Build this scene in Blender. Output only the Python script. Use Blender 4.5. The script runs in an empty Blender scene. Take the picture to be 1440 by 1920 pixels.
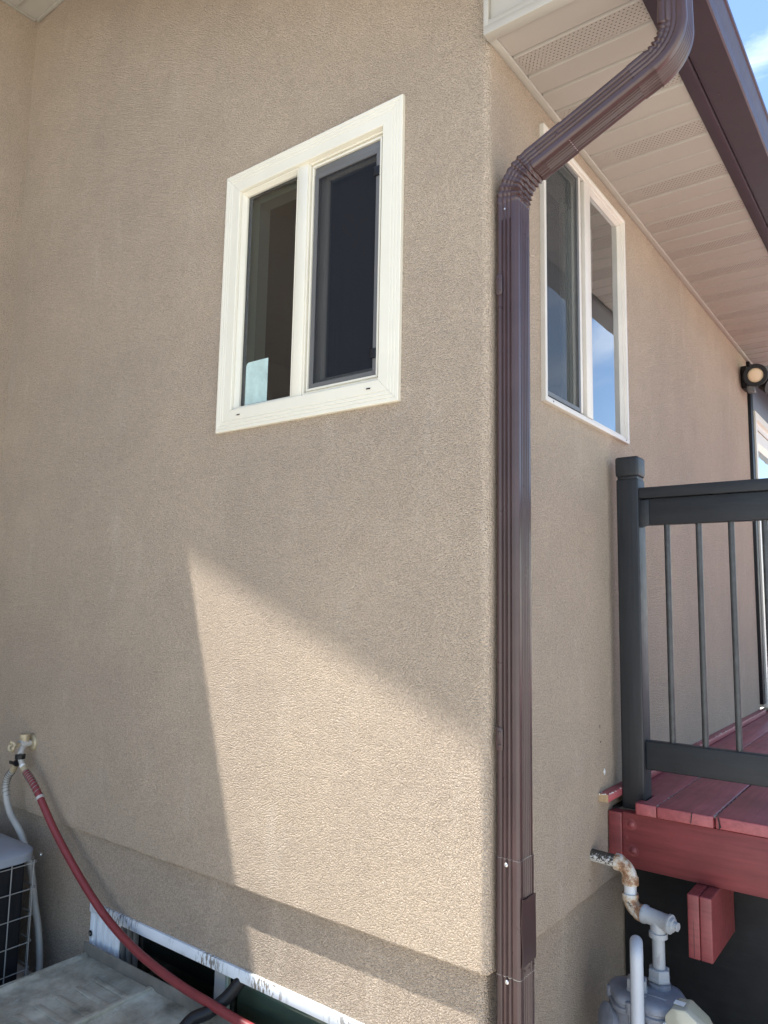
import bpy, bmesh, math, random
from mathutils import Vector, Matrix, noise as mnoise
R = random.Random(7)
sc = bpy.context.scene
col = sc.collection

# ------------------------------------------------------------------ camera
YAW, PITCH, ROLL, FPX = math.radians(37.085), math.radians(6.858), math.radians(1.063), 1390.8
cy_, sy_, cp_, sp_ = math.cos(YAW), math.sin(YAW), math.cos(PITCH), math.sin(PITCH)
fw = Vector((-sy_ * cp_, cy_ * cp_, sp_)); ri = Vector((cy_, sy_, 0)); up = ri.cross(fw)
ri2 = math.cos(ROLL) * ri + math.sin(ROLL) * up
up2 = -math.sin(ROLL) * ri + math.cos(ROLL) * up
cam = bpy.data.cameras.new('camera'); camo = bpy.data.objects.new('camera', cam); col.objects.link(camo)
M = Matrix.Identity(4)
for i in range(3):
    M[i][0] = ri2[i]; M[i][1] = up2[i]; M[i][2] = -fw[i]
M[0][3], M[1][3], M[2][3] = 0.995, -1.792, 1.6
camo.matrix_world = M
cam.sensor_fit = 'HORIZONTAL'; cam.sensor_width = 36.0; cam.lens = 36.0 * FPX / 1440.0
cam.clip_start = 0.05; cam.clip_end = 5000
sc.camera = camo

# ------------------------------------------------------------------ world and sun
LDIR = Vector((0.305, 0.178, -1.0)).normalized()          # the way the sunlight travels
sun_el = math.asin(-LDIR.z); sun_az = math.atan2(-LDIR.x, -LDIR.y)
w = bpy.data.worlds.new('World'); sc.world = w; w.use_nodes = True
nt = w.node_tree; nt.nodes.clear()
wo = nt.nodes.new('ShaderNodeOutputWorld'); bg = nt.nodes.new('ShaderNodeBackground')
sky = nt.nodes.new('ShaderNodeTexSky'); sky.sky_type = 'NISHITA'; sky.sun_disc = False
sky.sun_elevation = sun_el; sky.sun_rotation = sun_az; sky.air_density = 1.0; sky.dust_density = 0.1; sky.ozone_density = 2.5
bg.inputs['Strength'].default_value = 0.105
tc = nt.nodes.new('ShaderNodeTexCoord'); mp = nt.nodes.new('ShaderNodeMapping')
mp.inputs['Scale'].default_value = (1.0, 2.6, 3.2); mp.inputs['Rotation'].default_value = (0.3, 0.5, 0.9)
cn = nt.nodes.new('ShaderNodeTexNoise'); cn.inputs['Scale'].default_value = 3.1; cn.inputs['Detail'].default_value = 9
cn.inputs['Roughness'].default_value = 0.62; cn.inputs['Distortion'].default_value = 0.6
cr = nt.nodes.new('ShaderNodeValToRGB'); cr.color_ramp.elements[0].position = 0.50; cr.color_ramp.elements[1].position = 0.80
cr.color_ramp.elements[1].color = (0.75, 0.75, 0.75, 1)
mx = nt.nodes.new('ShaderNodeMix'); mx.data_type = 'RGBA'
mx.inputs[7].default_value = (5.2, 5.6, 6.2, 1)
nt.links.new(tc.outputs['Generated'], mp.inputs['Vector']); nt.links.new(mp.outputs[0], cn.inputs['Vector'])
nt.links.new(cn.outputs['Fac'], cr.inputs['Fac']); nt.links.new(cr.outputs['Color'], mx.inputs[0])
nt.links.new(sky.outputs['Color'], mx.inputs[6]); nt.links.new(mx.outputs[2], bg.inputs['Color'])
nt.links.new(bg.outputs[0], wo.inputs[0])

sl = bpy.data.lights.new('sun', 'SUN'); sl.energy = 3.9; sl.angle = math.radians(0.53); sl.color = (1.0, 0.98, 0.95)
so = bpy.data.objects.new('sun', sl); col.objects.link(so)
so.rotation_euler = LDIR.to_track_quat('-Z', 'Y').to_euler(); so.location = (0, 0, 12)

sc.view_settings.view_transform = 'Standard'; sc.view_settings.look = 'None'
sc.view_settings.exposure = 1.82; sc.view_settings.gamma = 1.0; sc.view_settings.use_curve_mapping = False
sc.render.engine = 'CYCLES'
sc.cycles.max_bounces = 8; sc.cycles.transparent_max_bounces = 12

# ------------------------------------------------------------------ materials
def N(t, typ, **kw):
    n = t.nodes.new(typ)
    for k, v in kw.items():
        if k.startswith('i_'):
            n.inputs[k[2:].replace('_', ' ')].default_value = v
        else:
            setattr(n, k, v)
    return n
def base_mat(name):
    m = bpy.data.materials.new(name); m.use_nodes = True
    return m, m.node_tree, m.node_tree.nodes['Principled BSDF']
def pos(t, scale=(1, 1, 1)):
    g = N(t, 'ShaderNodeNewGeometry'); mpp = N(t, 'ShaderNodeMapping'); mpp.inputs['Scale'].default_value = scale
    t.links.new(g.outputs['Position'], mpp.inputs['Vector']); return mpp.outputs[0]
def noise_tex(t, vec, scale, detail=4, rough=0.55):
    n = N(t, 'ShaderNodeTexNoise'); n.inputs['Scale'].default_value = scale
    n.inputs['Detail'].default_value = detail; n.inputs['Roughness'].default_value = rough
    t.links.new(vec, n.inputs['Vector']); return n.outputs['Fac']
def ramp(t, fac, stops):
    r = N(t, 'ShaderNodeValToRGB'); e = r.color_ramp.elements
    while len(e) < len(stops): e.new(0.5)
    for el, (p, c) in zip(e, stops):
        el.position = p; el.color = c if len(c) == 4 else (*c, 1)
    t.links.new(fac, r.inputs['Fac']); return r.outputs['Color']
def mixc(t, fac, a, b, mode='MIX'):
    x = N(t, 'ShaderNodeMix', data_type='RGBA', blend_type=mode)
    for s, v in ((0, fac), (6, a), (7, b)):
        if hasattr(v, 'is_linked'): t.links.new(v, x.inputs[s])
        else: x.inputs[s].default_value = v if s == 0 else (*v, 1)
    return x.outputs[2]
def math_(t, op, a, b=None):
    x = N(t, 'ShaderNodeMath', operation=op)
    for s, v in ((0, a), (1, b)):
        if v is None: continue
        if hasattr(v, 'is_linked'): t.links.new(v, x.inputs[s])
        else: x.inputs[s].default_value = v
    return x.outputs[0]
def bump(t, p, h, strength, dist):
    b = N(t, 'ShaderNodeBump'); b.inputs['Strength'].default_value = strength; b.inputs['Distance'].default_value = dist
    t.links.new(h, b.inputs['Height']); t.links.new(b.outputs[0], p.inputs['Normal']); return b

def stucco(name, c):
    m, t, p = base_mat(name)
    v = pos(t)
    big = noise_tex(t, v, 1.3, 5)
    cc = mixc(t, 1.0, tuple(c), ramp(t, big, [(0.3, (0.90, 0.90, 0.91)), (0.7, (1.06, 1.05, 1.03))]), 'MULTIPLY')
    # pale lime streaks and dusty patches
    st = noise_tex(t, pos(t, (3.2, 3.2, 0.9)), 2.2, 7, 0.7)
    cc = mixc(t, ramp(t, st, [(0.56, (0, 0, 0)), (0.76, (0.55, 0.55, 0.55))]), cc, (0.67, 0.57, 0.45))
    vo = N(t, 'ShaderNodeTexVoronoi'); vo.inputs['Scale'].default_value = 240; vo.inputs['Randomness'].default_value = 1
    wob = N(t, 'ShaderNodeTexNoise'); wob.inputs['Scale'].default_value = 160; wob.inputs['Detail'].default_value = 2
    t.links.new(v, wob.inputs['Vector'])
    add = N(t, 'ShaderNodeMix', data_type='VECTOR'); add.inputs[0].default_value = 0.006
    t.links.new(v, add.inputs[4]); t.links.new(wob.outputs['Color'], add.inputs[5]); t.links.new(add.outputs[1], vo.inputs['Vector'])
    sx0 = N(t, 'ShaderNodeSeparateColor'); t.links.new(vo.outputs['Color'], sx0.inputs[0])
    fine = noise_tex(t, v, 250, 2, 0.6); mid = noise_tex(t, v, 30, 2)
    h = math_(t, 'ADD', math_(t, 'ADD', math_(t, 'MULTIPLY', vo.outputs['Distance'], -1.2), math_(t, 'MULTIPLY', sx0.outputs[1], 0.35)), math_(t, 'MULTIPLY', fine, 0.22))
    h = math_(t, 'ADD', h, math_(t, 'MULTIPLY', mid, 0.35))
    trow = noise_tex(t, pos(t, (1, 1, 1.6)), 8, 3, 0.5)
    h = math_(t, 'ADD', h, math_(t, 'MULTIPLY', trow, 0.9))
    mot = noise_tex(t, v, 6.5, 5, 0.6)
    cc = mixc(t, 1.0, cc, ramp(t, mot, [(0.32, (0.965, 0.962, 0.96)), (0.68, (1.03, 1.03, 1.03))]), 'MULTIPLY')
    # grains carry a slight tone of their own: sand in the mix
    cc = mixc(t, 1.0, cc, ramp(t, fine, [(0.34, (0.82, 0.81, 0.80)), (0.64, (1.10, 1.10, 1.10))]), 'MULTIPLY')
    sx_ = N(t, 'ShaderNodeSeparateColor'); t.links.new(vo.outputs['Color'], sx_.inputs[0])
    cc = mixc(t, 1.0, cc, ramp(t, sx_.outputs[0], [(0.0, (0.86, 0.855, 0.85)), (0.45, (1.0, 1.0, 1.0)), (1.0, (1.11, 1.11, 1.11))]), 'MULTIPLY')
    t.links.new(cc, p.inputs['Base Color']); p.inputs['Roughness'].default_value = 0.95
    p.inputs['Specular IOR Level'].default_value = 0.15
    bump(t, p, h, 1.0, 0.0060)
    return m
def paint(name, c, rough=0.4, var=0.08, grain=None, bstr=0.15, spec=0.5, vscale=6, dirt=0.0):
    m, t, p = base_mat(name)
    f = noise_tex(t, pos(t), vscale, 6, 0.6)
    cc = mixc(t, 1.0, tuple(c), ramp(t, f, [(0.3, (1 - var,) * 3), (0.7, (1 + var,) * 3)]), 'MULTIPLY')
    if grain:
        gc = noise_tex(t, pos(t, tuple(q * 0.8 for q in grain)), 75, 7, 0.7)
        cc = mixc(t, 1.0, cc, ramp(t, gc, [(0.36, (0.80,) * 3), (0.62, (1.13,) * 3)]), 'MULTIPLY')
    if dirt:
        d = noise_tex(t, pos(t, (1, 1, 0.35)), 38, 7, 0.75)
        cc = mixc(t, ramp(t, d, [(0.56, (0, 0, 0)), (0.70, (dirt,) * 3)]), cc, (0.10, 0.085, 0.07))
    t.links.new(cc, p.inputs['Base Color'])
    r2 = noise_tex(t, pos(t), 22, 4)
    t.links.new(math_(t, 'ADD', math_(t, 'MULTIPLY', r2, 0.18), rough - 0.09), p.inputs['Roughness'])
    p.inputs['Specular IOR Level'].default_value = spec
    if grain:
        g = noise_tex(t, pos(t, grain), 60, 6, 0.65)
        bump(t, p, g, bstr, 0.003)
    else:
        g = noise_tex(t, pos(t), 30, 3)
        bump(t, p, g, bstr * 0.4, 0.002)
    return m
def glass(name, tint=(0.75, 0.8, 0.76), ior=1.52, extra=0.0):
    m = bpy.data.materials.new(name); m.use_nodes = True; t = m.node_tree; t.nodes.clear()
    o = N(t, 'ShaderNodeOutputMaterial'); mixs = N(t, 'ShaderNodeMixShader')
    tr = N(t, 'ShaderNodeBsdfTransparent'); tr.inputs[0].default_value = (*tint, 1)
    gl = N(t, 'ShaderNodeBsdfGlossy'); gl.inputs['Roughness'].default_value = 0.005; gl.inputs[0].default_value = (0.95, 0.97, 1, 1)
    fr = N(t, 'ShaderNodeFresnel'); fr.inputs[0].default_value = ior
    # a sealed double pane mirrors at both sheets
    f2 = math_(t, 'ADD', math_(t, 'MULTIPLY', fr.outputs[0], 1.7), extra)
    cl = N(t, 'ShaderNodeClamp'); t.links.new(f2, cl.inputs[0])
    wv = noise_tex(t, pos(t), 2.2, 2); b = N(t, 'ShaderNodeBump'); b.inputs['Strength'].default_value = 0.05; b.inputs['Distance'].default_value = 0.02
    t.links.new(wv, b.inputs['Height']); t.links.new(b.outputs[0], gl.inputs['Normal'])
    t.links.new(cl.outputs[0], mixs.inputs[0]); t.links.new(tr.outputs[0], mixs.inputs[1]); t.links.new(gl.outputs[0], mixs.inputs[2])
    t.links.new(mixs.outputs[0], o.inputs[0]); return m
def screen_mat(name, c, opac):
    m = bpy.data.materials.new(name); m.use_nodes = True; t = m.node_tree; t.nodes.clear()
    o = N(t, 'ShaderNodeOutputMaterial'); mixs = N(t, 'ShaderNodeMixShader')
    tr = N(t, 'ShaderNodeBsdfTransparent'); df = N(t, 'ShaderNodeBsdfDiffuse'); df.inputs[0].default_value = (*c, 1)
    f = noise_tex(t, pos(t, (320, 320, 3)), 1.0, 2)
    t.links.new(math_(t, 'ADD', math_(t, 'MULTIPLY', f, 0.12), opac - 0.06), mixs.inputs[0])
    t.links.new(tr.outputs[0], mixs.inputs[1]); t.links.new(df.outputs[0], mixs.inputs[2]); t.links.new(mixs.outputs[0], o.inputs[0]); return m
def vent_mat(name, c):
    # painted aluminium with two staggered rows of punched slots per pitch: the slots are real openings
    m, t, p = base_mat(name)
    g = N(t, 'ShaderNodeNewGeometry'); s = N(t, 'ShaderNodeSeparateXYZ'); t.links.new(g.outputs['Position'], s.inputs[0])
    px, py = 0.0135, 0.0105
    row = math_(t, 'FLOOR', math_(t, 'DIVIDE', s.outputs[1], py))
    sh = math_(t, 'MULTIPLY', math_(t, 'MODULO', row, 2.0), 0.5)
    u = math_(t, 'SUBTRACT', math_(t, 'FRACT', math_(t, 'ADD', math_(t, 'DIVIDE', s.outputs[0], px), sh)), 0.5)
    v = math_(t, 'SUBTRACT', math_(t, 'FRACT', math_(t, 'DIVIDE', s.outputs[1], py)), 0.5)
    d = math_(t, 'ADD', math_(t, 'POWER', math_(t, 'DIVIDE', math_(t, 'ABSOLUTE', u), 0.20), 2.0), math_(t, 'POWER', math_(t, 'DIVIDE', math_(t, 'ABSOLUTE', v), 0.135), 2.0))
    hole = math_(t, 'LESS_THAN', d, 1.0)
    rel = math_(t, 'MODULO', math_(t, 'ADD', s.outputs[1], 0.003), 0.1045)
    hole = math_(t, 'MULTIPLY', hole, math_(t, 'MULTIPLY', math_(t, 'GREATER_THAN', rel, 0.0165), math_(t, 'LESS_THAN', rel, 0.099)))
    p.inputs['Base Color'].default_value = (*c, 1); p.inputs['Roughness'].default_value = 0.5
    t.links.new(math_(t, 'SUBTRACT', 1.0, hole), p.inputs['Alpha'])
    return m
def weathered_white(name):
    m, t, p = base_mat(name)
    f = noise_tex(t, pos(t, (95, 95, 26)), 1.0, 6, 0.7); f2 = noise_tex(t, pos(t), 9, 4)
    f3 = noise_tex(t, pos(t), 3.3, 2)
    msk = math_(t, 'MULTIPLY', ramp(t, f, [(0.50, (0, 0, 0)), (0.54, (1, 1, 1))]), ramp(t, f3, [(0.475, (0, 0, 0)), (0.56, (1, 1, 1))]))
    cc = mixc(t, 1.0, (0.66, 0.69, 0.71), ramp(t, f2, [(0.3, (0.92,) * 3), (0.7, (1.05,) * 3)]), 'MULTIPLY')
    cc = mixc(t, msk, cc, (0.20, 0.175, 0.145))
    t.links.new(cc, p.inputs['Base Color']); p.inputs['Roughness'].default_value = 0.55
    bump(t, p, msk, 0.3, -0.001); return m
def rusty(name):
    m, t, p = base_mat(name)
    f = noise_tex(t, pos(t), 34, 7, 0.7); f2 = noise_tex(t, pos(t), 90, 5, 0.7)
    cc = ramp(t, f, [(0.36, (0.52, 0.53, 0.52)), (0.47, (0.46, 0.38, 0.28)), (0.56, (0.25, 0.13, 0.06)), (0.68, (0.13, 0.06, 0.035))])
    cc = mixc(t, ramp(t, f2, [(0.66, (0, 0, 0)), (0.72, (1, 1, 1))]), cc, (0.03, 0.025, 0.02))
    t.links.new(cc, p.inputs['Base Color']); p.inputs['Roughness'].default_value = 0.6
    bump(t, p, f2, 0.35, 0.002); return m
def flaked_pipe(name):
    m, t, p = base_mat(name)
    f = noise_tex(t, pos(t, (1, 1, 1)), 130, 7, 0.75)
    g = N(t, 'ShaderNodeNewGeometry'); s = N(t, 'ShaderNodeSeparateXYZ'); t.links.new(g.outputs['Position'], s.inputs[0])
    # flaked more along the top of the pipe
    hi = math_(t, 'MULTIPLY', math_(t, 'SUBTRACT', s.outputs[2], 0.762), 5.0)
    msk = ramp(t, math_(t, 'ADD', f, hi), [(0.50, (0, 0, 0)), (0.55, (1, 1, 1))])
    cc = mixc(t, msk, (0.55, 0.55, 0.52), (0.045, 0.035, 0.025))
    t.links.new(cc, p.inputs['Base Color']); p.inputs['Roughness'].default_value = 0.65
    bump(t, p, msk, 0.4, -0.0015); return m
def concrete(name):
    m, t, p = base_mat(name)
    f = noise_tex(t, pos(t), 1.1, 8, 0.65); f2 = noise_tex(t, pos(t), 120, 3)
    cc = ramp(t, f, [(0.3, (0.51, 0.465, 0.40)), (0.7, (0.60, 0.55, 0.48))])
    t.links.new(cc, p.inputs['Base Color']); p.inputs['Roughness'].default_value = 0.9
    bump(t, p, f2, 0.3, 0.003); return m
def dirty_plastic(name):
    m, t, p = base_mat(name)
    f = noise_tex(t, pos(t), 5.5, 9, 0.68); f2 = noise_tex(t, pos(t, (1, 0.35, 1)), 55, 8, 0.78); f3 = noise_tex(t, pos(t), 190, 3, 0.6)
    cc = ramp(t, f, [(0.36, (0.155, 0.145, 0.108)), (0.52, (0.34, 0.32, 0.25)), (0.66, (0.50, 0.48, 0.39))])
    cc = mixc(t, ramp(t, f2, [(0.55, (0, 0, 0)), (0.66, (0.65, 0.65, 0.65))]), cc, (0.46, 0.455, 0.42))
    cc = mixc(t, ramp(t, f3, [(0.72, (0, 0, 0)), (0.76, (0.8, 0.8, 0.8))]), cc, (0.52, 0.52, 0.5))
    t.links.new(cc, p.inputs['Base Color'])
    t.links.new(ramp(t, f, [(0.3, (0.28,) * 3), (0.7, (0.6,) * 3)]), p.inputs['Roughness'])
    bump(t, p, f2, 0.25, 0.003); return m
def endgrain(name):
    m, t, p = base_mat(name)
    wv = N(t, 'ShaderNodeTexWave', wave_type='BANDS', bands_direction='X'); wv.inputs['Scale'].default_value = 70; wv.inputs['Distortion'].default_value = 1.2
    t.links.new(pos(t), wv.inputs['Vector'])
    t.links.new(ramp(t, wv.outputs['Fac'], [(0.2, (0.22, 0.13, 0.06)), (0.6, (0.52, 0.38, 0.22))]), p.inputs['Base Color'])
    p.inputs['Roughness'].default_value = 0.8; return m
def clear_plastic(name, c):
    m, t, p = base_mat(name)
    p.inputs['Base Color'].default_value = (*c, 1); p.inputs['Roughness'].default_value = 0.15
    p.inputs['Alpha'].default_value = 0.62; return m

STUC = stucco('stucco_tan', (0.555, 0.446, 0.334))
STUC2 = stucco('stucco_tan_shaded', (0.490, 0.397, 0.304))  # same tan stucco darkened: shade on the lower wall put into the colour
VINYL = paint('vinyl_cream', (0.70, 0.655, 0.53), 0.35, 0.03, bstr=0.05)
VINYLB = paint('vinyl_aged', (0.60, 0.55, 0.47), 0.4, 0.06, bstr=0.08)
ALUM = paint('soffit_aluminium', (0.37, 0.332, 0.278), 0.45, 0.04, bstr=0.10, vscale=3)
VENT = vent_mat('soffit_vent_aluminium', (0.36, 0.322, 0.27))
TRIMW = paint('soffit_trim_paint', (0.40, 0.37, 0.31), 0.4, 0.03, bstr=0.05)
BROWN = paint('brown_aluminium', (0.056, 0.031, 0.028), 0.31, 0.14, bstr=0.10, spec=0.5, vscale=9)
BROWND = paint('brown_gutter_paint', (0.044, 0.028, 0.034), 0.42, 0.10, bstr=0.08)
STEEL = paint('bare_steel', (0.55, 0.54, 0.52), 0.3, 0.05); STEEL.node_tree.nodes['Principled BSDF'].inputs['Metallic'].default_value = 0.9
BRASS = paint('aged_brass', (0.40, 0.33, 0.21), 0.5, 0.2, vscale=60); BRASS.node_tree.nodes['Principled BSDF'].inputs['Metallic'].default_value = 0.25
CAST = paint('cast_grey_metal', (0.40, 0.38, 0.34), 0.5, 0.2, vscale=50)
CHAR = paint('charcoal_paint', (0.0135, 0.0155, 0.0175), 0.52, 0.18, grain=(1, 1, 0.07), bstr=0.35)
CHARH = paint('charcoal_paint_rail', (0.0135, 0.016, 0.0185), 0.52, 0.18, grain=(0.07, 1, 1), bstr=0.35)
BALU = paint('worn_dark_tube', (0.035, 0.037, 0.037), 0.42, 0.4, vscale=30, bstr=0.3)
REDY = paint('red_deck_stain', (0.30, 0.070, 0.074), 0.44, 0.20, grain=(1, 0.05, 1), bstr=0.5, vscale=4)
REDX = paint('red_rim_paint', (0.195, 0.039, 0.039), 0.48, 0.18, grain=(0.05, 1, 1), bstr=0.45, vscale=4)
BLACK = paint('black_plywood', (0.009, 0.009, 0.009), 0.6, 0.45, grain=(0.06, 1, 1), bstr=0.3, vscale=12)
BLACKP = paint('black_plastic', (0.008, 0.008, 0.009), 0.45, 0.1, spec=0.3)
WGLASS = glass('window_glass')
DGLASS = glass('dark_glass', (0.72, 0.78, 0.72), 1.5, 0.0)
BGLASS = glass('coated_window_glass', (0.62, 0.66, 0.64), 1.52, 0.10)
SCREEN = screen_mat('insect_screen', (0.022, 0.024, 0.029), 0.74)
SCREENB = screen_mat('insect_screen_fine', (0.075, 0.078, 0.075), 0.52)
GREYF = paint('grey_screen_frame', (0.115, 0.112, 0.105), 0.45, 0.05)
REVEAL = paint('interior_reveal', (0.50, 0.54, 0.46), 0.7, 0.04)
ROOM = paint('room_paint', (0.13, 0.115, 0.095), 0.8, 0.05)
CURT = paint('curtain_cloth', (0.62, 0.60, 0.53), 0.9, 0.05)
STICK = paint('teal_sticker', (0.42, 0.54, 0.49), 0.5, 0.18, vscale=22)
WEATH = weathered_white('weathered_white_paint')
WHITE = paint('white_vinyl', (0.68, 0.70, 0.72), 0.45, 0.05, dirt=0.35)
COVER = dirty_plastic('dirty_clear_cover')
RUST = rusty('rusty_fitting'); FLAKE = flaked_pipe('flaked_pipe')
GPIPE = paint('grey_pipe_paint', (0.30, 0.315, 0.325), 0.45, 0.10, dirt=0.55)
UPIPE = paint('pale_tube_paint', (0.42, 0.445, 0.475), 0.4, 0.06)
METER = paint('meter_blue_grey', (0.175, 0.188, 0.215), 0.42, 0.18, vscale=26, dirt=0.35)
IDX = clear_plastic('index_cover', (0.50, 0.48, 0.36))
LABELW = paint('paper_label', (0.72, 0.72, 0.68), 0.5, 0.12, vscale=80)
REDH = paint('red_rubber_hose', (0.185, 0.026, 0.028), 0.42, 0.10, vscale=20)
GREYH = paint('grey_rubber_hose', (0.36, 0.34, 0.30), 0.5, 0.08, vscale=20)
LID = paint('grey_metal_lid', (0.23, 0.255, 0.29), 0.4, 0.08)
WIRE = paint('grey_wire', (0.22, 0.215, 0.20), 0.45, 0.1)
COIL = paint('dark_fins', (0.010, 0.0105, 0.012), 0.6, 0.3, grain=(1, 1, 0.05), bstr=0.6, spec=0.2)
LENS = paint('cream_lens', (0.80, 0.62, 0.40), 0.35, 0.06)
SHING = paint('asphalt_shingle', (0.07, 0.06, 0.055), 0.9, 0.25)
CONC = concrete('concrete')
END = endgrain('bare_end_grain')
DARKG = paint('dark_green_glass_back', (0.26, 0.31, 0.25), 0.5, 0.1)

# ------------------------------------------------------------------ helpers
def link(o, parent=None):
    col.objects.link(o)
    if parent is not None:
        o.parent = parent
        if parent.type == 'EMPTY': o.matrix_parent_inverse = Matrix.Translation(-Vector(parent.location))
    return o
def obj(name, vs, fs, mat, parent=None, smooth=False, angle=None, recalc=True):
    me = bpy.data.meshes.new(name); me.from_pydata([tuple(v) for v in vs], [], fs); me.update()
    if recalc:
        b = bmesh.new(); b.from_mesh(me); bmesh.ops.remove_doubles(b, verts=b.verts, dist=1e-6)
        bmesh.ops.recalc_face_normals(b, faces=b.faces); b.to_mesh(me); b.free()
    if smooth:
        me.polygons.foreach_set('use_smooth', [True] * len(me.polygons))
        if angle: me.set_sharp_from_angle(angle=math.radians(angle))
    me.materials.append(mat)
    return link(bpy.data.objects.new(name, me), parent)
def thing(name, loc, label, cat, group=None):
    o = bpy.data.objects.new(name, None); o.location = loc; o.empty_display_size = 0.1; col.objects.link(o)
    tag(o, label, cat, group); return o
def tag(o, label=None, cat=None, group=None, kind=None):
    if label: o['label'] = label
    if cat: o['category'] = cat
    if group: o['group'] = group
    if kind: o['kind'] = kind
    return o
def bev_mesh(me, bev, seg=2):
    b = bmesh.new(); b.from_mesh(me)
    bmesh.ops.recalc_face_normals(b, faces=b.faces)
    es = [e for e in b.edges if len(e.link_faces) == 2 and e.calc_face_angle(0) > 0.5]
    bmesh.ops.bevel(b, geom=es, offset=bev, segments=seg, affect='EDGES', profile=0.5)
    b.to_mesh(me); b.free()
    me.polygons.foreach_set('use_smooth', [True] * len(me.polygons)); me.set_sharp_from_angle(angle=math.radians(40))
def box(name, x0, x1, y0, y1, z0, z1, mat, parent=None, bev=0.0015, seg=2):
    vs = [(x, y, z) for z in (z0, z1) for y in (y0, y1) for x in (x0, x1)]
    fs = [(0, 2, 3, 1), (4, 5, 7, 6), (0, 1, 5, 4), (2, 6, 7, 3), (0, 4, 6, 2), (1, 3, 7, 5)]
    o = obj(name, vs, fs, mat, parent)
    if bev: bev_mesh(o.data, bev, seg)
    return o
def prism(name, poly, axis, a, b, mat, parent=None, bev=0.0):
    def put(p, t):
        return {'x': (t, p[0], p[1]), 'y': (p[0], t, p[1]), 'z': (p[0], p[1], t)}[axis]
    n = len(poly); vs = [put(p, a) for p in poly] + [put(p, b) for p in poly]
    fs = [tuple(range(n)), tuple(range(2 * n - 1, n - 1, -1))] + [(i, (i + 1) % n, n + (i + 1) % n, n + i) for i in range(n)]
    o = obj(name, vs, fs, mat, parent)
    if bev: bev_mesh(o.data, bev)
    return o
def smooth_path(pts, n=10):
    P = [Vector(p) for p in pts]; P = [P[0] * 2 - P[1]] + P + [P[-1] * 2 - P[-2]]; out = []
    for i in range(1, len(P) - 2):
        for k in range(n):
            t = k / n; a, b, c, d = P[i - 1], P[i], P[i + 1], P[i + 2]
            out.append(0.5 * ((2 * b) + (c - a) * t + (2 * a - 5 * b + 4 * c - d) * t * t + (3 * b - a - 3 * c + d) * t ** 3))
    out.append(P[-2]); return out
def frames(path):
    T = [(path[min(i + 1, len(path) - 1)] - path[max(i - 1, 0)]).normalized() for i in range(len(path))]
    u = T[0].orthogonal().normalized(); out = []
    for t in T:
        u = (u - t * u.dot(t)).normalized(); out.append((u, t.cross(u)))
    return out
def tube_data(path, r, seg=12, cap=True):
    path = [Vector(p) for p in path]; F = frames(path); vs = []; fs = []
    for i, (p, (u, v)) in enumerate(zip(path, F)):
        rr = r[i] if isinstance(r, (list, tuple)) else r
        for k in range(seg):
            a = 2 * math.pi * k / seg; vs.append(p + (u * math.cos(a) + v * math.sin(a)) * rr)
    n = len(path)
    for i in range(n - 1):
        for k in range(seg):
            k2 = (k + 1) % seg; fs.append((i * seg + k, i * seg + k2, (i + 1) * seg + k2, (i + 1) * seg + k))
    if cap: fs += [tuple(range(seg)), tuple((n - 1) * seg + k for k in range(seg))]
    return vs, fs
def tube(name, path, r, mat, parent=None, seg=12, cap=True):
    vs, fs = tube_data(path, r, seg, cap); return obj(name, vs, fs, mat, parent, True, 50)
def lathe(name, prof, origin, axis, mat, parent=None, seg=20, angle=35):
    ax = Vector(axis).normalized(); u = ax.orthogonal().normalized(); v = ax.cross(u); o = Vector(origin); vs = []; fs = []
    for (r, h) in prof:
        for k in range(seg):
            a = 2 * math.pi * k / seg; vs.append(o + ax * h + (u * math.cos(a) + v * math.sin(a)) * max(r, 1e-5))
    for i in range(len(prof) - 1):
        for k in range(seg):
            k2 = (k + 1) % seg; fs.append((i * seg + k, i * seg + k2, (i + 1) * seg + k2, (i + 1) * seg + k))
    fs += [tuple(range(seg)), tuple((len(prof) - 1) * seg + k for k in range(seg))]
    return obj(name, vs, fs, mat, parent, True, angle, recalc=True)
def merge(parts):
    vs = []; fs = []
    for v, f in parts:
        k = len(vs); vs += list(v); fs += [tuple(i + k for i in q) for q in f]
    return vs, fs
PA = lambda u, v, d: (u, -d, v)          # on the gable wall: d is how far out of the wall
PB = lambda u, v, d: (d, u, v)           # on the eave-side wall
def mitred(name, P, rect, prof, mat, parent):
    """four mitred frame members; prof = [(inset from the outer edge, how far proud)] closed at the back"""
    u0, u1, v0, v1 = rect; out = []
    for side in range(4):
        vs = []
        for (w_, d) in prof:
            a, b = [((u0 + w_, v0 + w_), (u0 + w_, v1 - w_)), ((u0 + w_, v1 - w_), (u1 - w_, v1 - w_)),
                    ((u1 - w_, v1 - w_), (u1 - w_, v0 + w_)), ((u1 - w_, v0 + w_), (u0 + w_, v0 + w_))][side]
            # a hair of clearance keeps the mitre line visible
            e = 0.0004
            if side in (0, 2): s = e if b[1] > a[1] else -e; a = (a[0], a[1] + s); b = (b[0], b[1] - s)
            else: s = e if b[0] > a[0] else -e; a = (a[0] + s, a[1]); b = (b[0] - s, b[1])
            vs += [P(a[0], a[1], d), P(b[0], b[1], d)]
        n = len(prof); fs = [(2 * i, 2 * ((i + 1) % n), 2 * ((i + 1) % n) + 1, 2 * i + 1) for i in range(n)]
        fs += [tuple(2 * i for i in range(n)), tuple(2 * i + 1 for i in range(n))]
        out.append(obj(name, vs, fs, mat, parent))
    return out
def quad(name, P, u0, u1, v0, v1, d, mat, parent):
    return obj(name, [P(u0, v0, d), P(u1, v0, d), P(u1, v1, d), P(u0, v1, d)], [(0, 1, 2, 3)], mat, parent, recalc=False)
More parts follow.
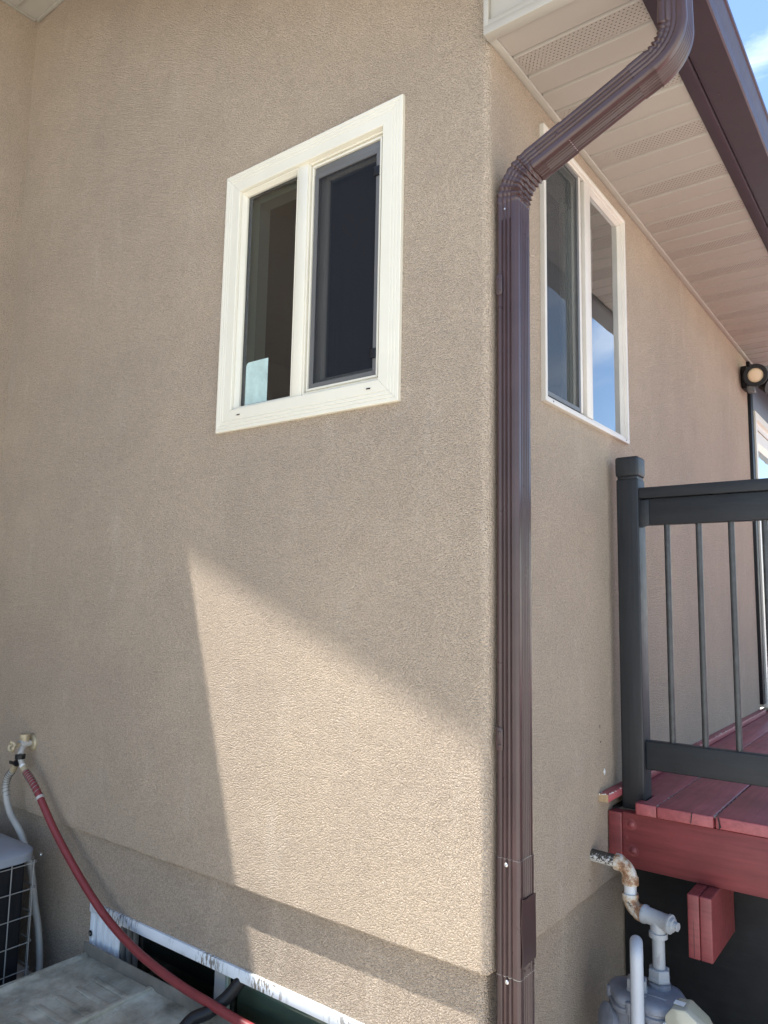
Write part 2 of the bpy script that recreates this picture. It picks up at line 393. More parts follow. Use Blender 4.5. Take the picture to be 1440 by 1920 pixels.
def pbox(name, P, u0, u1, v0, v1, d0, d1, mat, parent, bev=0.001):
    a = P(u0, v0, d0); b = P(u1, v1, d1)
    return box(name, min(a[0], b[0]), max(a[0], b[0]), min(a[1], b[1]), max(a[1], b[1]), min(a[2], b[2]), max(a[2], b[2]), mat, parent, bev)

# ------------------------------------------------------------------ ground
g = obj('ground', [(-400, -400, 0), (400, -400, 0), (400, 400, 0), (-400, 400, 0)], [(0, 1, 2, 3)], CONC, recalc=False); tag(g, kind='structure')

# ------------------------------------------------------------------ house shell
house = thing('house', (0, 0, 0), 'tan stucco house with cream windows and boxed eave', 'house')
LEDGE = 0.645; REC = 0.022; RAD = 0.024; WX = -2.80; PITCHR = 0.42; Z0 = 3.66
WA = (-1.13, -0.318, 2.222, 3.204)       # rough openings
WB = (0.365, 1.112, 2.262, 3.176)
BW = (-1.80, -0.36, 0.02, 0.352)
def panel(us, vs_, hole, P, d=0.0, top=None):
    """grid of quads over a wall plane leaving rectangular holes out"""
    out = []
    for i in range(len(us) - 1):
        for j in range(len(vs_) - 1):
            uc = (us[i] + us[i + 1]) / 2; vc = (vs_[j] + vs_[j + 1]) / 2
            if any(h[0] < uc < h[1] and h[2] < vc < h[3] for h in hole): continue
            q = [(us[i], vs_[j]), (us[i + 1], vs_[j]), (us[i + 1], vs_[j + 1]), (us[i], vs_[j + 1])]
            if top and j == len(vs_) - 2:
                q[2] = (us[i + 1], top(us[i + 1])); q[3] = (us[i], top(us[i]))
            out.append(([P(u, v, d) for u, v in q], [(0, 1, 2, 3)]))
    return out
# upper gable wall, upper eave wall, rounded corner between them
NOSE = 0.006
pa = panel([WX, WA[0], WA[1], -RAD], [LEDGE + NOSE, WA[2], WA[3], 3.5], [WA], PA, 0, lambda u: Z0 - PITCHR * u + 0.02)
vs, fs = merge(pa); obj('wall', vs, fs, STUC, house, recalc=True)
pb = panel([RAD, WB[0], WB[1], 3.57], [LEDGE + NOSE, WB[2], WB[3], 3.5], [WB], PB)
vs, fs = merge(pb); obj('wall', vs, fs, STUC, house)
def corner(name, cx, cy, r, z0, z1, nz, mat):
    vs = []; fs = []; n = 10
    for j in range(nz + 1):
        z = z0 + (z1 - z0) * j / nz
        for k in range(n + 1):
            a = -math.pi / 2 + (math.pi / 2) * k / n
            jit = 0.0003 * mnoise.noise(Vector((k * 0.3, z * 22, cx * 9))) + 0.0012 * mnoise.noise(Vector((3, z * 5, 1)))
            if k in (0, n): jit = 0
            vs.append((cx + (r + jit) * math.cos(a), cy + (r + jit) * math.sin(a), z))
    for j in range(nz):
        for k in range(n):
            q = j * (n + 1) + k; fs.append((q, q + 1, q + n + 2, q + n + 1))
    return obj(name, vs, fs, mat, house, True, recalc=False)
corner('wall_corner', -RAD, RAD, RAD, LEDGE + NOSE, 3.68, 90, STUC)
# rounded, slightly ragged drip nosing where the upper coat ends
def nosing():
    pth = []; n = 260
    for i in range(n + 1): pth.append((WX + (-RAD - WX) * i / n, 0.0, (0, -1)))
    for k in range(1, 10):
        a = -math.pi / 2 + (math.pi / 2) * k / 10; pth.append((-RAD + RAD * math.cos(a), RAD + RAD * math.sin(a), (math.cos(a), math.sin(a))))
    for i in range(n + 1): pth.append((0.0, RAD + (3.57 - RAD) * i / n, (1, 0)))
    vs = []; fs = []; m = 7
    for i, (x, y, (nx, ny)) in enumerate(pth):
        jz = 0.0035 * mnoise.noise(Vector((x * 9, y * 9, 0.3))) + 0.0022 * mnoise.noise(Vector((x * 37, y * 37, 2.3)))
        for k in range(m):
            a = (math.pi / 2) * k / (m - 2) if k < m - 1 else 0
            if k < m - 1: inn, dz = NOSE * (1 - math.cos(a)), -NOSE * math.sin(a)
            else: inn, dz = REC + 0.004, -NOSE
            zz = LEDGE + NOSE + dz + (jz if k else 0)
            vs.append((x - nx * inn, y - ny * inn, zz))
    for i in range(len(pth) - 1):
        for k in range(m - 1): fs.append((i * m + k, (i + 1) * m + k, (i + 1) * m + k + 1, i * m + k + 1))
    return obj('drip_edge', vs, fs, STUC, house, True, 60)
nosing()
PAl = lambda u, v, d: (u, REC - d, v); PBl = lambda u, v, d: (-REC + d, u, v)
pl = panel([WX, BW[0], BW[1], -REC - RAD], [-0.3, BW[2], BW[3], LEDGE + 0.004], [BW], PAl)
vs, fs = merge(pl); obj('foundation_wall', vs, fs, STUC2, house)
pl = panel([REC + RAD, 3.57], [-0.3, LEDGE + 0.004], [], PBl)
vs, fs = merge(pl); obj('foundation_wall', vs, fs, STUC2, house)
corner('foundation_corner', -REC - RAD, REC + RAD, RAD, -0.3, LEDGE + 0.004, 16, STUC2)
# projecting wing on the left, its wall faces the eave side
wl = panel([-4.6, 0.02], [-0.3, LEDGE, 4.75], [], lambda u, v, d: (WX, u, v))
vs, fs = merge(wl); obj('wing_wall', vs, fs, STUC, house)
vs, fs = merge([([(WX, -4.6, -0.3), (-8.5, -4.6, -0.3), (-8.5, -4.6, 6.2), (WX, -4.6, 4.75)], [(0, 1, 2, 3)])]); obj('wing_wall', vs, fs, STUC, house)
# roofs: the main slope falls to the gutter side; the wing's eave returns over the nook
def slab(name, pts, th, mat, parent):
    vs = [Vector(p) for p in pts]; n = len(vs); v2 = [v + Vector((0, 0, th)) for v in vs]
    return obj(name, vs + v2, [tuple(range(n)), tuple(range(n, 2 * n))] + [(i, (i + 1) % n, n + (i + 1) % n, n + i) for i in range(n)], mat, parent)
RZ = lambda x: Z0 - PITCHR * x
slab('rake_soffit', [(-2.45, -0.474, RZ(-2.45)), (0.44, -0.474, RZ(0.44)), (0.44, 0.03, RZ(0.44)), (-2.45, 0.03, RZ(-2.45))], 0.012, ALUM, house)
slab('roof', [(-5.0, -0.485, RZ(-5) + 0.11), (0.50, -0.485, RZ(0.50) + 0.11), (0.50, 9.0, RZ(0.50) + 0.11), (-5.0, 9.0, RZ(-5) + 0.11)], 0.05, SHING, house)
slab('rake_fascia', [(-2.45, -0.4985, RZ(-2.45) - 0.01), (0.46, -0.4985, RZ(0.46) - 0.01), (0.46, -0.475, RZ(0.46) - 0.01), (-2.45, -0.475, RZ(-2.45) - 0.01)], 0.15, TRIMW, house)
EX = -2.266
box('wing_soffit', WX + 0.001, EX, -5.2, -0.001, 4.712, 4.728, TRIMW, house, 0)
box('wing_soffit_trim', WX + 0.02, EX, -0.017, -0.002, 4.700, 4.7115, TRIMW, house, 0.001)
box('wing_soffit_trim', WX + 0.002, WX + 0.018, -5.2, -0.02, 4.700, 4.7115, TRIMW, house, 0.001)
for k in range(9): box('wing_soffit_seam', WX + 0.02, EX, -0.13 - 0.3 * k, -0.122 - 0.3 * k, 4.705, 4.7115, TRIMW, house, 0.001)
box('wing_fascia', EX, EX + 0.022, -5.2, -0.50, 4.705, 4.86, BROWND, house, 0.002)
slab('wing_roof', [(-8.5, -5.25, 4.83 + 0.3 * 6.3), (EX + 0.03, -5.25, 4.83), (EX + 0.03, 0.3, 4.83), (-8.5, 0.3, 4.83 + 0.3 * 6.3)], 0.05, SHING, house)
# closed dark room behind the openings
vs = [(WX, 0.14, 1.2), (-0.14, 0.14, 1.2), (-0.14, 3.5, 1.2), (WX, 3.5, 1.2), (WX, 0.14, 3.3), (-0.14, 0.14, 3.3), (-0.14, 3.5, 3.3), (WX, 3.5, 3.3)]
wa_in = panel([WX, WA[0], WA[1], -0.14], [1.2, WA[2], WA[3], 3.3], [WA], PA, -0.14)
wb_in = panel([0.14, WB[0], WB[1], 3.5], [1.2, WB[2], WB[3], 3.3], [WB], PB, -0.14)
vs, fs = merge([(vs, [(0, 1, 2, 3), (4, 5, 6, 7), (2, 3, 7, 6), (0, 3, 7, 4)])] + wa_in + wb_in)
obj('room', vs, fs, ROOM, house)
def reveal(P, W, d0, d1, mat, parent):
    u0, u1, v0, v1 = W; a = [(u0, v0), (u1, v0), (u1, v1), (u0, v1)]
    vs = [P(u, v, d0) for u, v in a] + [P(u, v, d1) for u, v in a]
    return obj('window_reveal', vs, [(i, (i + 1) % 4, 4 + (i + 1) % 4, 4 + i) for i in range(4)], mat, parent)

# ------------------------------------------------------------------ window in the gable wall
def part_root(name, label=None):
    o = bpy.data.objects.new(name, None); o.empty_display_size = 0.05; link(o, house)
    if label: o['label'] = label
    return o
winA = pbox('window', PA, -0.768, -0.722, 2.285, 3.14, -0.035, 0.003, VINYL, house, 0.002)   # centre mullion carries the rest
reveal(PA, (-1.0575, -0.388, 2.294, 3.132), -0.036, -0.085, REVEAL, winA)
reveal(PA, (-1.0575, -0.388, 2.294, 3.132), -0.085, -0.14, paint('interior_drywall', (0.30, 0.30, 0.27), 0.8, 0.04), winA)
mitred('gasket', PA, (-1.0575, -0.770, 2.294, 3.132), [(0.0, -0.0305), (0.0095, -0.0215), (0.0095, -0.036), (0.0, -0.036)], BLACKP, winA)
gro = []
for c0 in (0.014, 0.026, 0.038): gro += [(c0 - 0.0022, 0.0150), (c0, 0.0132), (c0 + 0.0022, 0.0150)]
mitred('window_trim', PA, (-1.143, -0.304, 2.208, 3.218), [(0, -0.002), (0, 0.013), (0.002, 0.0150)] + gro + [(0.077, 0.0150), (0.079, 0.013), (0.082, -0.004), (0.082, -0.03), (0.03, -0.03)], VINYL, winA)
# left: fixed light with a slim bead
mitred('glazing_bead', PA, (-1.0605, -0.7685, 2.2905, 3.1355), [(0, 0.004), (0.004, 0.004), (0.012, -0.012), (0.012, -0.03), (0, -0.03)], VINYL, winA)
quad('pane', PA, -1.05, -0.78, 2.30, 3.125, -0.020, WGLASS, winA)
st = obj('sticker', [PA(u, v, -0.0195) for u, v in ((-1.026, 2.306), (-0.911, 2.306), (-0.911, 2.466), (-1.016, 2.466), (-1.026, 2.455))], [(0, 1, 2, 3, 4)], STICK, winA, recalc=False)
tag(st, 'pale teal sticker in the lower corner of the pane')
# right: slider behind an insect screen
mitred('screen_track', PA, (-0.7215, -0.3865, 2.2905, 3.1355), [(0, -0.003), (0.007, -0.003), (0.007, -0.012), (0.014, -0.012), (0.014, -0.006), (0.021, -0.006), (0.021, -0.034), (0, -0.034)], VINYL, winA)
mitred('screen_frame', PA, (-0.6995, -0.4085, 2.3125, 3.088), [(0, -0.012), (0.001, -0.010), (0.016, -0.010), (0.017, -0.012), (0.017, -0.018), (0, -0.018)], GREYF, winA)
box('screen_frame', -0.6995, -0.4085, 0.012, 0.018, 3.0885, 3.113, GREYF, winA, 0.0005)
quad('insect_screen', PA, -0.683, -0.425, 2.329, 3.072, -0.0145, SCREEN, winA)
mitred('sash', PA, (-0.700, -0.402, 2.312, 3.113), [(0, -0.036), (0.032, -0.036), (0.040, -0.044), (0.040, -0.06), (0, -0.06)], VINYL, winA)
quad('pane', PA, -0.662, -0.44, 2.35, 3.075, -0.05, WGLASS, winA)
for zc in (2.385, 3.005): box('pull_tab', -0.432, -0.409, 0.004, 0.0135, zc - 0.016, zc + 0.016, BLACKP, winA, 0.001)
for xc in (-1.018, -0.418):
    box('weep_cover', xc - 0.014, xc + 0.014, -0.0166, -0.0152, 2.259, 2.266, VINYL, winA, 0.0005)
    box('weep_slot', xc - 0.008, xc + 0.008, -0.0172, -0.0167, 2.260, 2.2645, BLACKP, winA, 0)
tag(winA, 'cream two-light sliding window with wide grooved trim')

# ------------------------------------------------------------------ window in the eave-side wall
WBo = (0.345, 1.130, 2.243, 3.192)
winB = pbox('window', PB, 0.706, 0.762, 2.268, 3.165, -0.03, 0.010, VINYLB, house, 0.002)
reveal(PB, WB, -0.028, -0.14, REVEAL, winB)
mitred('window_frame', PB, WBo, [(0, -0.004), (0, 0.015), (0.0015, 0.0165), (0.013, 0.0165), (0.015, 0.0150), (0.018, 0.006), (0.024, 0.006), (0.024, -0.03), (0.01, -0.03)], VINYLB, winB)
mitred('screen_frame', PB, (0.3755, 0.664, 2.2735, 3.162), [(0, 0.003), (0.014, 0.003), (0.014, -0.004), (0, -0.004)], GREYF, winB)
quad('insect_screen', PB, 0.389, 0.651, 2.287, 3.149, 0.0, SCREENB, winB)
pbox('stile', PB, 0.6655, 0.682, 2.2735, 3.162, -0.008, 0.004, VINYLB, winB)
pbox('stile', PB, 0.692, 0.7045, 2.2735, 3.162, -0.026, -0.012, VINYLB, winB)
quad('pane', PB, 0.375, 0.70, 2.27, 3.165, -0.020, BGLASS, winB)
mitred('glazing_bead', PB, (0.7625, 1.1055, 2.2675, 3.1675), [(0, 0.005), (0.003, 0.005), (0.008, -0.008), (0.008, -0.02), (0, -0.02)], VINYLB, winB)
quad('pane', PB, 0.769, 1.099, 2.274, 3.161, -0.010, BGLASS, winB)
for yc in (0.402, 1.090): lathe('weep_hole', [(0.003, 0), (0.003, 0.0006)], (0.0166, yc, 2.252), (1, 0, 0), BLACKP, winB, 10)
# curtain hanging inside
vs = []; fs = []; nu = 40
for j, z in enumerate((2.30, 2.6, 2.9, 3.15)):
    for i in range(nu + 1):
        u = 0.74 + 0.34 * i / nu; sw = 0.30 * max(0, (2.95 - z)) * (i / nu)
        vs.append((-0.105 + 0.010 * math.sin(i * 1.1) - 0.0 * j, u - sw * 0.6, z))
for j in range(3):
    for i in range(nu): fs.append((j * (nu + 1) + i, j * (nu + 1) + i + 1, (j + 1) * (nu + 1) + i + 1, (j + 1) * (nu + 1) + i))
obj('curtain', vs, fs, CURT, winB, True, recalc=False)
tag(winB, 'aged beige sliding window standing proud of the wall')

# ------------------------------------------------------------------ basement window
bwin = pbox('basement_window', PAl, -1.10, -1.045, BW[2], 0.3525, -0.06, -0.035, paint('grey_mullion', (0.34, 0.33, 0.31), 0.5, 0.06), house, 0.002)
reveal(PAl, BW, 0.0, -0.11, WHITE, bwin)
tr = pbox('head_trim', PAl, -1.803, -0.34, 0.3525, 0.391, -0.004, 0.010, WEATH, bwin, 0.002)
pbox('jamb', PAl, -1.799, -1.772, 0.03, 0.3515, -0.03, 0.006, WEATH, bwin, 0.002)
lathe('screw_washer', [(0.011, 0), (0.011, 0.0015), (0.006, 0.003)], (-1.785, 0.0115, 0.275), (0, -1, 0), BLACKP, bwin, 16)
lathe('screw_head', [(0.0055, 0), (0.0055, 0.0012), (0.003, 0.002)], (-1.785, 0.0085, 0.275), (0, -1, 0), STEEL, bwin, 12)
rib = [(-1.770, 0.030)]
for k in range(4):
    u = -1.768 + 0.036 * k; rib += [(u, 0.034), (u + 0.004, 0.026), (u + 0.018, 0.026), (u + 0.022, 0.034)]
rib += [(-1.622, 0.034), (-1.622, 0.046), (-1.770, 0.046)]
prism('ribbed_panel', rib, 'z', 0.03, 0.3515, WHITE, bwin)
for u, d in ((-1.618, 0.032), (-1.596, 0.045), (-1.573, 0.058)): box('frame_fin', u, u + 0.014, d, 0.075, 0.03, 0.3515, GREYF, bwin, 0.001)
quad('pane', PAl, -1.556, -1.10, 0.03, 0.3515, -0.055, DGLASS, bwin)
quad('pane', PAl, -1.045, -0.36, 0.03, 0.3515, -0.050, DGLASS, bwin)
quad('reflection_backing', PAl, -1.027, -0.36, 0.03, 0.3515, -0.078, DARKG, bwin)  # added green backing: the pane's greenish reflection put into its colour
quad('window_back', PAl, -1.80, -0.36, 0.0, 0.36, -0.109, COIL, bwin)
box('frame_fin', -1.040, -1.028, 0.055, 0.068, 0.03, 0.3515, DARKG, bwin, 0.001)
tag(bwin, 'low basement window under a flaking white head trim')

# ------------------------------------------------------------------ boxed eave
SZ = 3.27; SX = 0.418; PITCHS = 0.1045
soffit = box('soffit', 0.0, 0.024, 0.0, 3.74, SZ - 0.008, SZ + 0.002, TRIMW, house, 0.002)
tag(soffit, 'beige boxed soffit of narrow panels, every third one vented')
def strip_mesh(name, mat):
    pr = [(0.0, 0.012), (0.003, 0.012), (0.0125, 0.0), (PITCHS - 0.003, 0.0), (PITCHS - 0.001, 0.003), (PITCHS, 0.012)]
    vs = [(x, y, z) for x in (0.0245, SX) for (y, z) in pr]; n = len(pr)
    fs = [(i, i + 1, n + i + 1, n + i) for i in range(n - 1)]
    me = bpy.data.meshes.new(name); me.from_pydata(vs, [], fs); me.materials.append(mat); return me
solid = strip_mesh('soffit_panel', ALUM); vent = strip_mesh('soffit_panel_vented', VENT)
for k in range(36):
    o = bpy.data.objects.new('vented_panel' if k % 3 == 1 else 'soffit_panel', vent if k % 3 == 1 else solid)
    link(o, soffit); o.location = (0, -0.003 + PITCHS * k, SZ - 0.0005 + R.uniform(-0.0012, 0.0006)); o.rotation_euler = (R.uniform(-0.012, 0.012), R.uniform(-0.002, 0.002), 0)
# end return of the box facing the gable side
ret = box('eave_return', 0.004, 0.47, -0.022, 0.0, SZ + 0.004, 3.66, TRIMW, house, 0.001)
tag(ret, 'cream box-end panel closing the eave')
box('return_trim', 0.0, 0.0165, -0.034, -0.0225, SZ + 0.016, 3.66, TRIMW, ret, 0.001)
box('return_trim', 0.0165, 0.47, -0.034, -0.0225, SZ + 0.016, SZ + 0.034, TRIMW, ret, 0.001)
box('return_trim', 0.002, 0.47, -0.037, -0.001, SZ - 0.012, SZ + 0.0155, TRIMW, ret, 0.0015)
box('fascia', SX, 0.4565, -0.04, 9.0, SZ - 0.006, SZ + 0.02, BROWND, house, 0.001)
box('fascia', 0.43, 0.4565, -0.04, 9.0, SZ + 0.021, SZ + 0.20, BROWND, house, 0.001)
box('roof_deck', 0.0, 0.43, 0.0, 9.0, SZ + 0.19, SZ + 0.205, BLACK, house, 0)

# ------------------------------------------------------------------ gutter
gut = thing('gutter', (0.5, 2.0, SZ), 'dark brown metal gutter running along the eave edge', 'gutter')
GP = [(0.4575, 3.395), (0.4575, 3.282), (0.460, 3.279), (0.556, 3.279), (0.561, 3.282), (0.5625, 3.300), (0.560, 3.318), (0.5615, 3.334), (0.5675, 3.350), (0.572, 3.366), (0.572, 3.378), (0.577, 3.380), (0.577, 3.394), (0.570, 3.396), (0.566, 3.392), (0.568, 3.382), (0.566, 3.366), (0.558, 3.336), (0.5565, 3.300), (0.554, 3.284), (0.4605, 3.284), (0.4600, 3.395)]
vs = []; fs = []; n = len(GP); ys = [-0.045, 9.0]
for y in ys: vs += [(x, y, z) for x, z in GP]
fs = [(i, (i + 1) % n, n + (i + 1) % n, n + i) for i in range(n)]
obj('trough', vs, fs, BROWND, gut, True, 30)
prism('end_cap', [(x, z) for x, z in GP[:12]], 'y', -0.047, -0.0455, BROWND, gut)
for k in range(7): box('hanger', 0.458, 0.568, 0.35 + 0.6 * k, 0.372 + 0.6 * k, 3.386, 3.390, BROWND, gut, 0)
for x, y in ((0.470, 0.62), (0.492, 0.66), (0.495, 0.70), (0.474, 0.70), (0.51, 0.55)): lathe('rivet', [(0.0028, 0), (0.0028, 0.001), (0.0012, 0.002)], (x, y, 3.2795), (0, 0, -1), BROWND, gut, 8)

# ------------------------------------------------------------------ downspout
dsp = thing('downspout', (0.044, 0.07, 0.1), 'ribbed dark brown downspout running down the house corner', 'downspout')
HA, HB, YC = 0.034, 0.0425, 0.0695
def ds_profile(grow=0.0, rib=0.0058):
    def groove(s, centres, wd):
        return -rib * sum(max(0, 1 - abs(s - c) / wd) ** 0.8 for c in centres)
    P = []; A = HA + grow; B = HB + grow; r = 0.009
    def side(n, f):
        for i in range(n + 1): P.append(f(i / n))
    def arc(ca, cb, a0):
        for k in range(1, 5): a = a0 + (math.pi / 2) * k / 5; P.append((ca + r * math.cos(a), cb + r * math.sin(a)))
    cf = (0.20, 0.46, 0.70); cs = (0.20, 0.35, 0.50, 0.65, 0.80)
    side(40, lambda s: (-A + r + s * (2 * A - 2 * r), -B - groove(s, cf, 0.085)))           # faces -y
    arc(A - r, -B + r, -math.pi / 2)
    side(48, lambda s: (A + groove(s, cs, 0.05), -B + r + s * (2 * B - 2 * r)))              # faces +x
    arc(A - r, B - r, 0)
    side(40, lambda s: (A - r - s * (2 * A - 2 * r), B + groove(s, cf, 0.085)))
    arc(-A + r, B - r, math.pi / 2)
    side(24, lambda s: (-A - groove(s, (0.3, 0.5, 0.7), 0.05), B - r - s * (2 * B - 2 * r)))
    arc(-A + r, -B + r, math.pi)
    return P
def sweep_ds(name, path, mat, grow=0.0, pleat=None, rib=0.0058, cap=True):
    """path: list of (x, z, angle of travel above horizontal); pleat(i, a) shrinks the section"""
    pr = ds_profile(grow, rib); n = len(pr); vs = []; fs = []
    for i, (x, z, an) in enumerate(path):
        tx, tz = math.cos(an), math.sin(an); nx, nz = tz, -tx
        for (a, b) in pr:
            k = pleat(i, a, b) if pleat else 0.0
            a2 = a * (1 - k / HA); b2 = b * (1 - k / HB)
            vs.append((x + nx * a2, YC + b2, z + nz * a2))
    for i in range(len(path) - 1):
        for k in range(n): fs.append((i * n + k, i * n + (k + 1) % n, (i + 1) * n + (k + 1) % n, (i + 1) * n + k))
    return obj(name, vs, fs, mat, dsp, True, 38, recalc=False)
V = math.pi / 2
sweep_ds('cut_edge', [(0.0445, 0.9382, V), (0.0445, 0.9392, V)], CAST, 0.0013)
sweep_ds('cut_edge', [(0.0450, 0.6508, V), (0.0450, 0.6518, V)], CAST, 0.0019)
TH = math.radians(23.5)
sweep_ds('pipe', [(0.044, 0.935, V), (0.044, 1.8, V), (0.044, 2.752, V)], BROWN)
sweep_ds('pipe', [(0.0445, 0.652, V), (0.0445, 0.9385, V)], BROWN, 0.0016)
sweep_ds('pipe', [(0.0455, 0.05, V), (0.0455, 0.6545, V)], BROWN, 0.0008)
def bend(x0, z0, a0, a1, rad, n):
    """arc starting at x0,z0 travelling at angle a0, turning to a1"""
    s = 1 if a1 > a0 else -1; out = []
    cx = x0 - s * rad * math.sin(a0); cz = z0 + s * rad * math.cos(a0)
    for i in range(n + 1):
        a = a0 + (a1 - a0) * i / n; out.append((cx + s * rad * math.sin(a), cz - s * rad * math.cos(a), a))
    return out
RB = 0.115
tl = RB * math.tan((V - TH) / 2)
ez = 2.834
b1 = bend(0.044, ez - tl, V, TH, RB, 56)
lead = [(0.044, ez - tl - 0.055 + 0.004 * i, V) for i in range(14)]
def pleat1(i, a, b):
    if i < 14: return 0.0022 * (1 - i / 14) + 0.0004
    s = ((i - 14) % 8) / 8.0; inner = max(0.0, a / HA)
    saw = (s if s < 0.8 else (1 - s) * 4)
    return -0.0016 + 0.0056 * saw * (0.55 + 0.45 * inner) + 0.0008 * math.sin(b * 160 + i)
sweep_ds('elbow', lead + b1 + [(b1[-1][0] + 0.03 * math.cos(TH), b1[-1][1] + 0.03 * math.sin(TH), TH)], BROWN, 0.0008, pleat1, 0.0018)
# sloping run; upper elbow
ux = 0.516; uz = ez + (ux - 0.044) * math.tan(TH)
sx, sz_ = b1[-1][0] + 0.02 * math.cos(TH), b1[-1][1] + 0.02 * math.sin(TH)
RB2 = 0.10; tl2 = RB2 * math.tan((V - TH) / 2)
ex, e_z = ux - tl2 * math.cos(TH), uz - tl2 * math.sin(TH)
jx, jz = sx + 0.095 * math.cos(TH), sz_ + 0.095 * math.sin(TH)
sweep_ds('pipe', [(sx, sz_, TH), (jx, jz, TH)], BROWN, 0.0012)
sweep_ds('pipe', [(jx - 0.004, jz - 0.0017, TH), (ex + 0.004, e_z + 0.002, TH)], BROWN, -0.0002)
b2 = bend(ex, e_z, TH, V, RB2, 48)
def pleat2(i, a, b):
    s = (i % 8) / 8.0; inner = max(0.0, -a / HA); saw = (s if s < 0.8 else (1 - s) * 4)
    return -0.0012 + 0.0058 * saw * inner + (0.0007 * math.sin(b * 150 + i) if a < 0 else 0)
pre = [(ex - 0.05 * math.cos(TH), e_z - 0.05 * math.sin(TH), TH), (ex - 0.002, e_z - 0.001, TH)]
sweep_ds('elbow', pre + b2 + [(ux, 3.20, V), (ux, 3.279, V)], BROWN, 0.001, lambda i, a, b: pleat2(i - 2, a, b) if 2 <= i <= 50 else 0, 0.0022)
# silver scratches where the joints were crimped
def on_run(s, off, yy): return (sx + s * math.cos(TH) + off * math.sin(TH), yy, sz_ + s * math.sin(TH) - off * math.cos(TH))
for k in range(6):
    yy = YC - HB + 0.006 + 0.011 * k; p = on_run(0.0955, HA + 0.0014, yy)
    tube('scratch', [p, on_run(0.0965, HA + 0.0014, yy + 0.006)], 0.0009, STEEL, dsp, 6)
lathe('screw', [(0.004, 0), (0.004, 0.001), (0.0022, 0.003)], on_run(0.075, 0.0, YC - HB - 0.001), (0, -1, 0), BROWN, dsp, 10)
# straps
for z in (2.508, 1.241):
    s_ = prism('strap', [(0.0125, z - 0.030), (0.028, z - 0.030), (0.032, z - 0.026), (0.032, z + 0.026), (0.028, z + 0.030), (0.0125, z + 0.030)], 'y', 0.0228, 0.0245, BROWN, dsp, 0.0004)
    for dz in (-0.017, 0.017): lathe('rivet', [(0.0042, 0), (0.0042, 0.0012), (0.002, 0.0026)], (0.023, 0.0227, z + dz), (0, -1, 0), BROWN, s_, 12)
for z, x in ((0.925, 0.041), (0.640, 0.043)):
    lathe('screw', [(0.0055, 0), (0.0055, 0.0018), (0.003, 0.004)], (x, 0.0254, z), (0, -1, 0), STEEL, dsp, 14)
lathe('screw', [(0.003, 0), (0.003, 0.001), (0.001, 0.0018)], (0.038, 0.0268, 2.735), (0, -1, 0), STEEL, dsp, 12)
# riveted patch over the outer face, its near edge lifting
vs = []; fs = []
for i in range(7):
    z = 0.680 + 0.162 * i / 6
    for k in range(5):
        y = 0.0295 + 0.085 * k / 4; lift = 0.0035 * (1 - k / 4) ** 2 * (0.6 + 0.4 * math.sin(i * 1.3)) + 0.0015
        vs.append((0.0802 + lift, y + 0.0008 * math.sin(i), z + (0.006 if k == 0 and i == 6 else 0)))
base = len(vs); vs += [(x - 0.0009, y, z) for x, y, z in vs]
for i in range(6):
    for k in range(4):
        q = i * 5 + k; fs += [(q, q + 1, q + 6, q + 5), (base + q, base + q + 1, base + q + 6, base + q + 5)]
for i in range(6): fs += [(i * 5, i * 5 + 5, base + i * 5 + 5, base + i * 5), (i * 5 + 4, i * 5 + 9, base + i * 5 + 9, base + i * 5 + 4)]
for k in range(4): fs += [(k, k + 1, base + k + 1, base + k), (30 + k, 31 + k, base + 31 + k, base + 30 + k)]
pt = obj('patch_plate', vs, fs, BROWN, dsp, True, 50)
tag(pt, 'flat brown patch plate on the ribbed face')
for yy in (0.05, 0.075, 0.10): lathe('rivet', [(0.003, 0), (0.003, 0.001), (0.001, 0.002)], (0.0812, yy, 0.667 - 0.0), (1, 0, 0), BROWN, dsp, 8)

# ------------------------------------------------------------------ deck
deck = thing('deck', (0.02, 0.86, 0.0), 'dark red painted wooden deck beside the house', 'deck')
DT = 0.930; TB = 0.038; FY = 0.845
def board(x0, x1, y0, y1, dz=0.0):
    return box('board', x0, x1, y0, y1, DT - TB + dz, DT + dz, REDY, deck, 0.004, 3)
# first board is notched round the post
prism('board', [(0.102, FY + 0.004), (0.108, FY), (0.1735, FY), (0.1735, 6.4), (0.008, 6.4), (0.008, 0.992), (0.124, 0.992), (0.124, 0.899), (0.102, 0.899)], 'z', DT - TB, DT, REDY, deck, 0.003)
x = 0.176
k = 0
while x < 4.5:
    gap = (0.0055, 0.0045, 0.005)[k % 3] if k < 3 else 0.004
    board(x, x + 0.184 - gap, FY + R.uniform(-0.004, 0.004), 6.4, R.uniform(-0.0015, 0.0015)); x += 0.184; k += 1
rimx = box('rim_joist', 0.052, 4.7, 0.862, 0.9065, 0.708, 0.889, REDX, deck, 0.003)
box('rim_joist', 0.003, 0.0505, 0.858, 0.9065, 0.712, 0.886, REDX, deck, 0.004, 3)
for (x_, z_) in ((0.083, 0.852), (0.0885, 0.766)):
    b_ = lathe('carriage_bolt', [(0.0195, 0), (0.0195, 0.0018), (0.012, 0.0022), (0.0115, 0.004), (0.006, 0.0075), (0.0005, 0.0085)], (x_, 0.862, z_), (0, -1, 0), REDX, deck, 20)
for (x_, z_) in ((0.066, 0.806), (0.067, 0.765)): lathe('nail_head', [(0.006, 0), (0.006, 0.001), (0.002, 0.002)], (x_, 0.862, z_), (0, -1, 0), REDX, deck, 10)
for x0, x1 in ((0.290, 0.3255), (0.3268, 0.3625)):
    box('beam', x0, x1, 0.757, 1.055, 0.515, 0.705, REDX, deck, 0.004, 3)
box('trim_strip', 0.001, 0.036, 0.7765, 3.56, DT + 0.002, DT + 0.028, REDY, deck, 0.002)
box('strip_end', 0.0015, 0.0355, 0.7755, 0.7763, DT + 0.0025, DT + 0.0275, END, deck, 0)
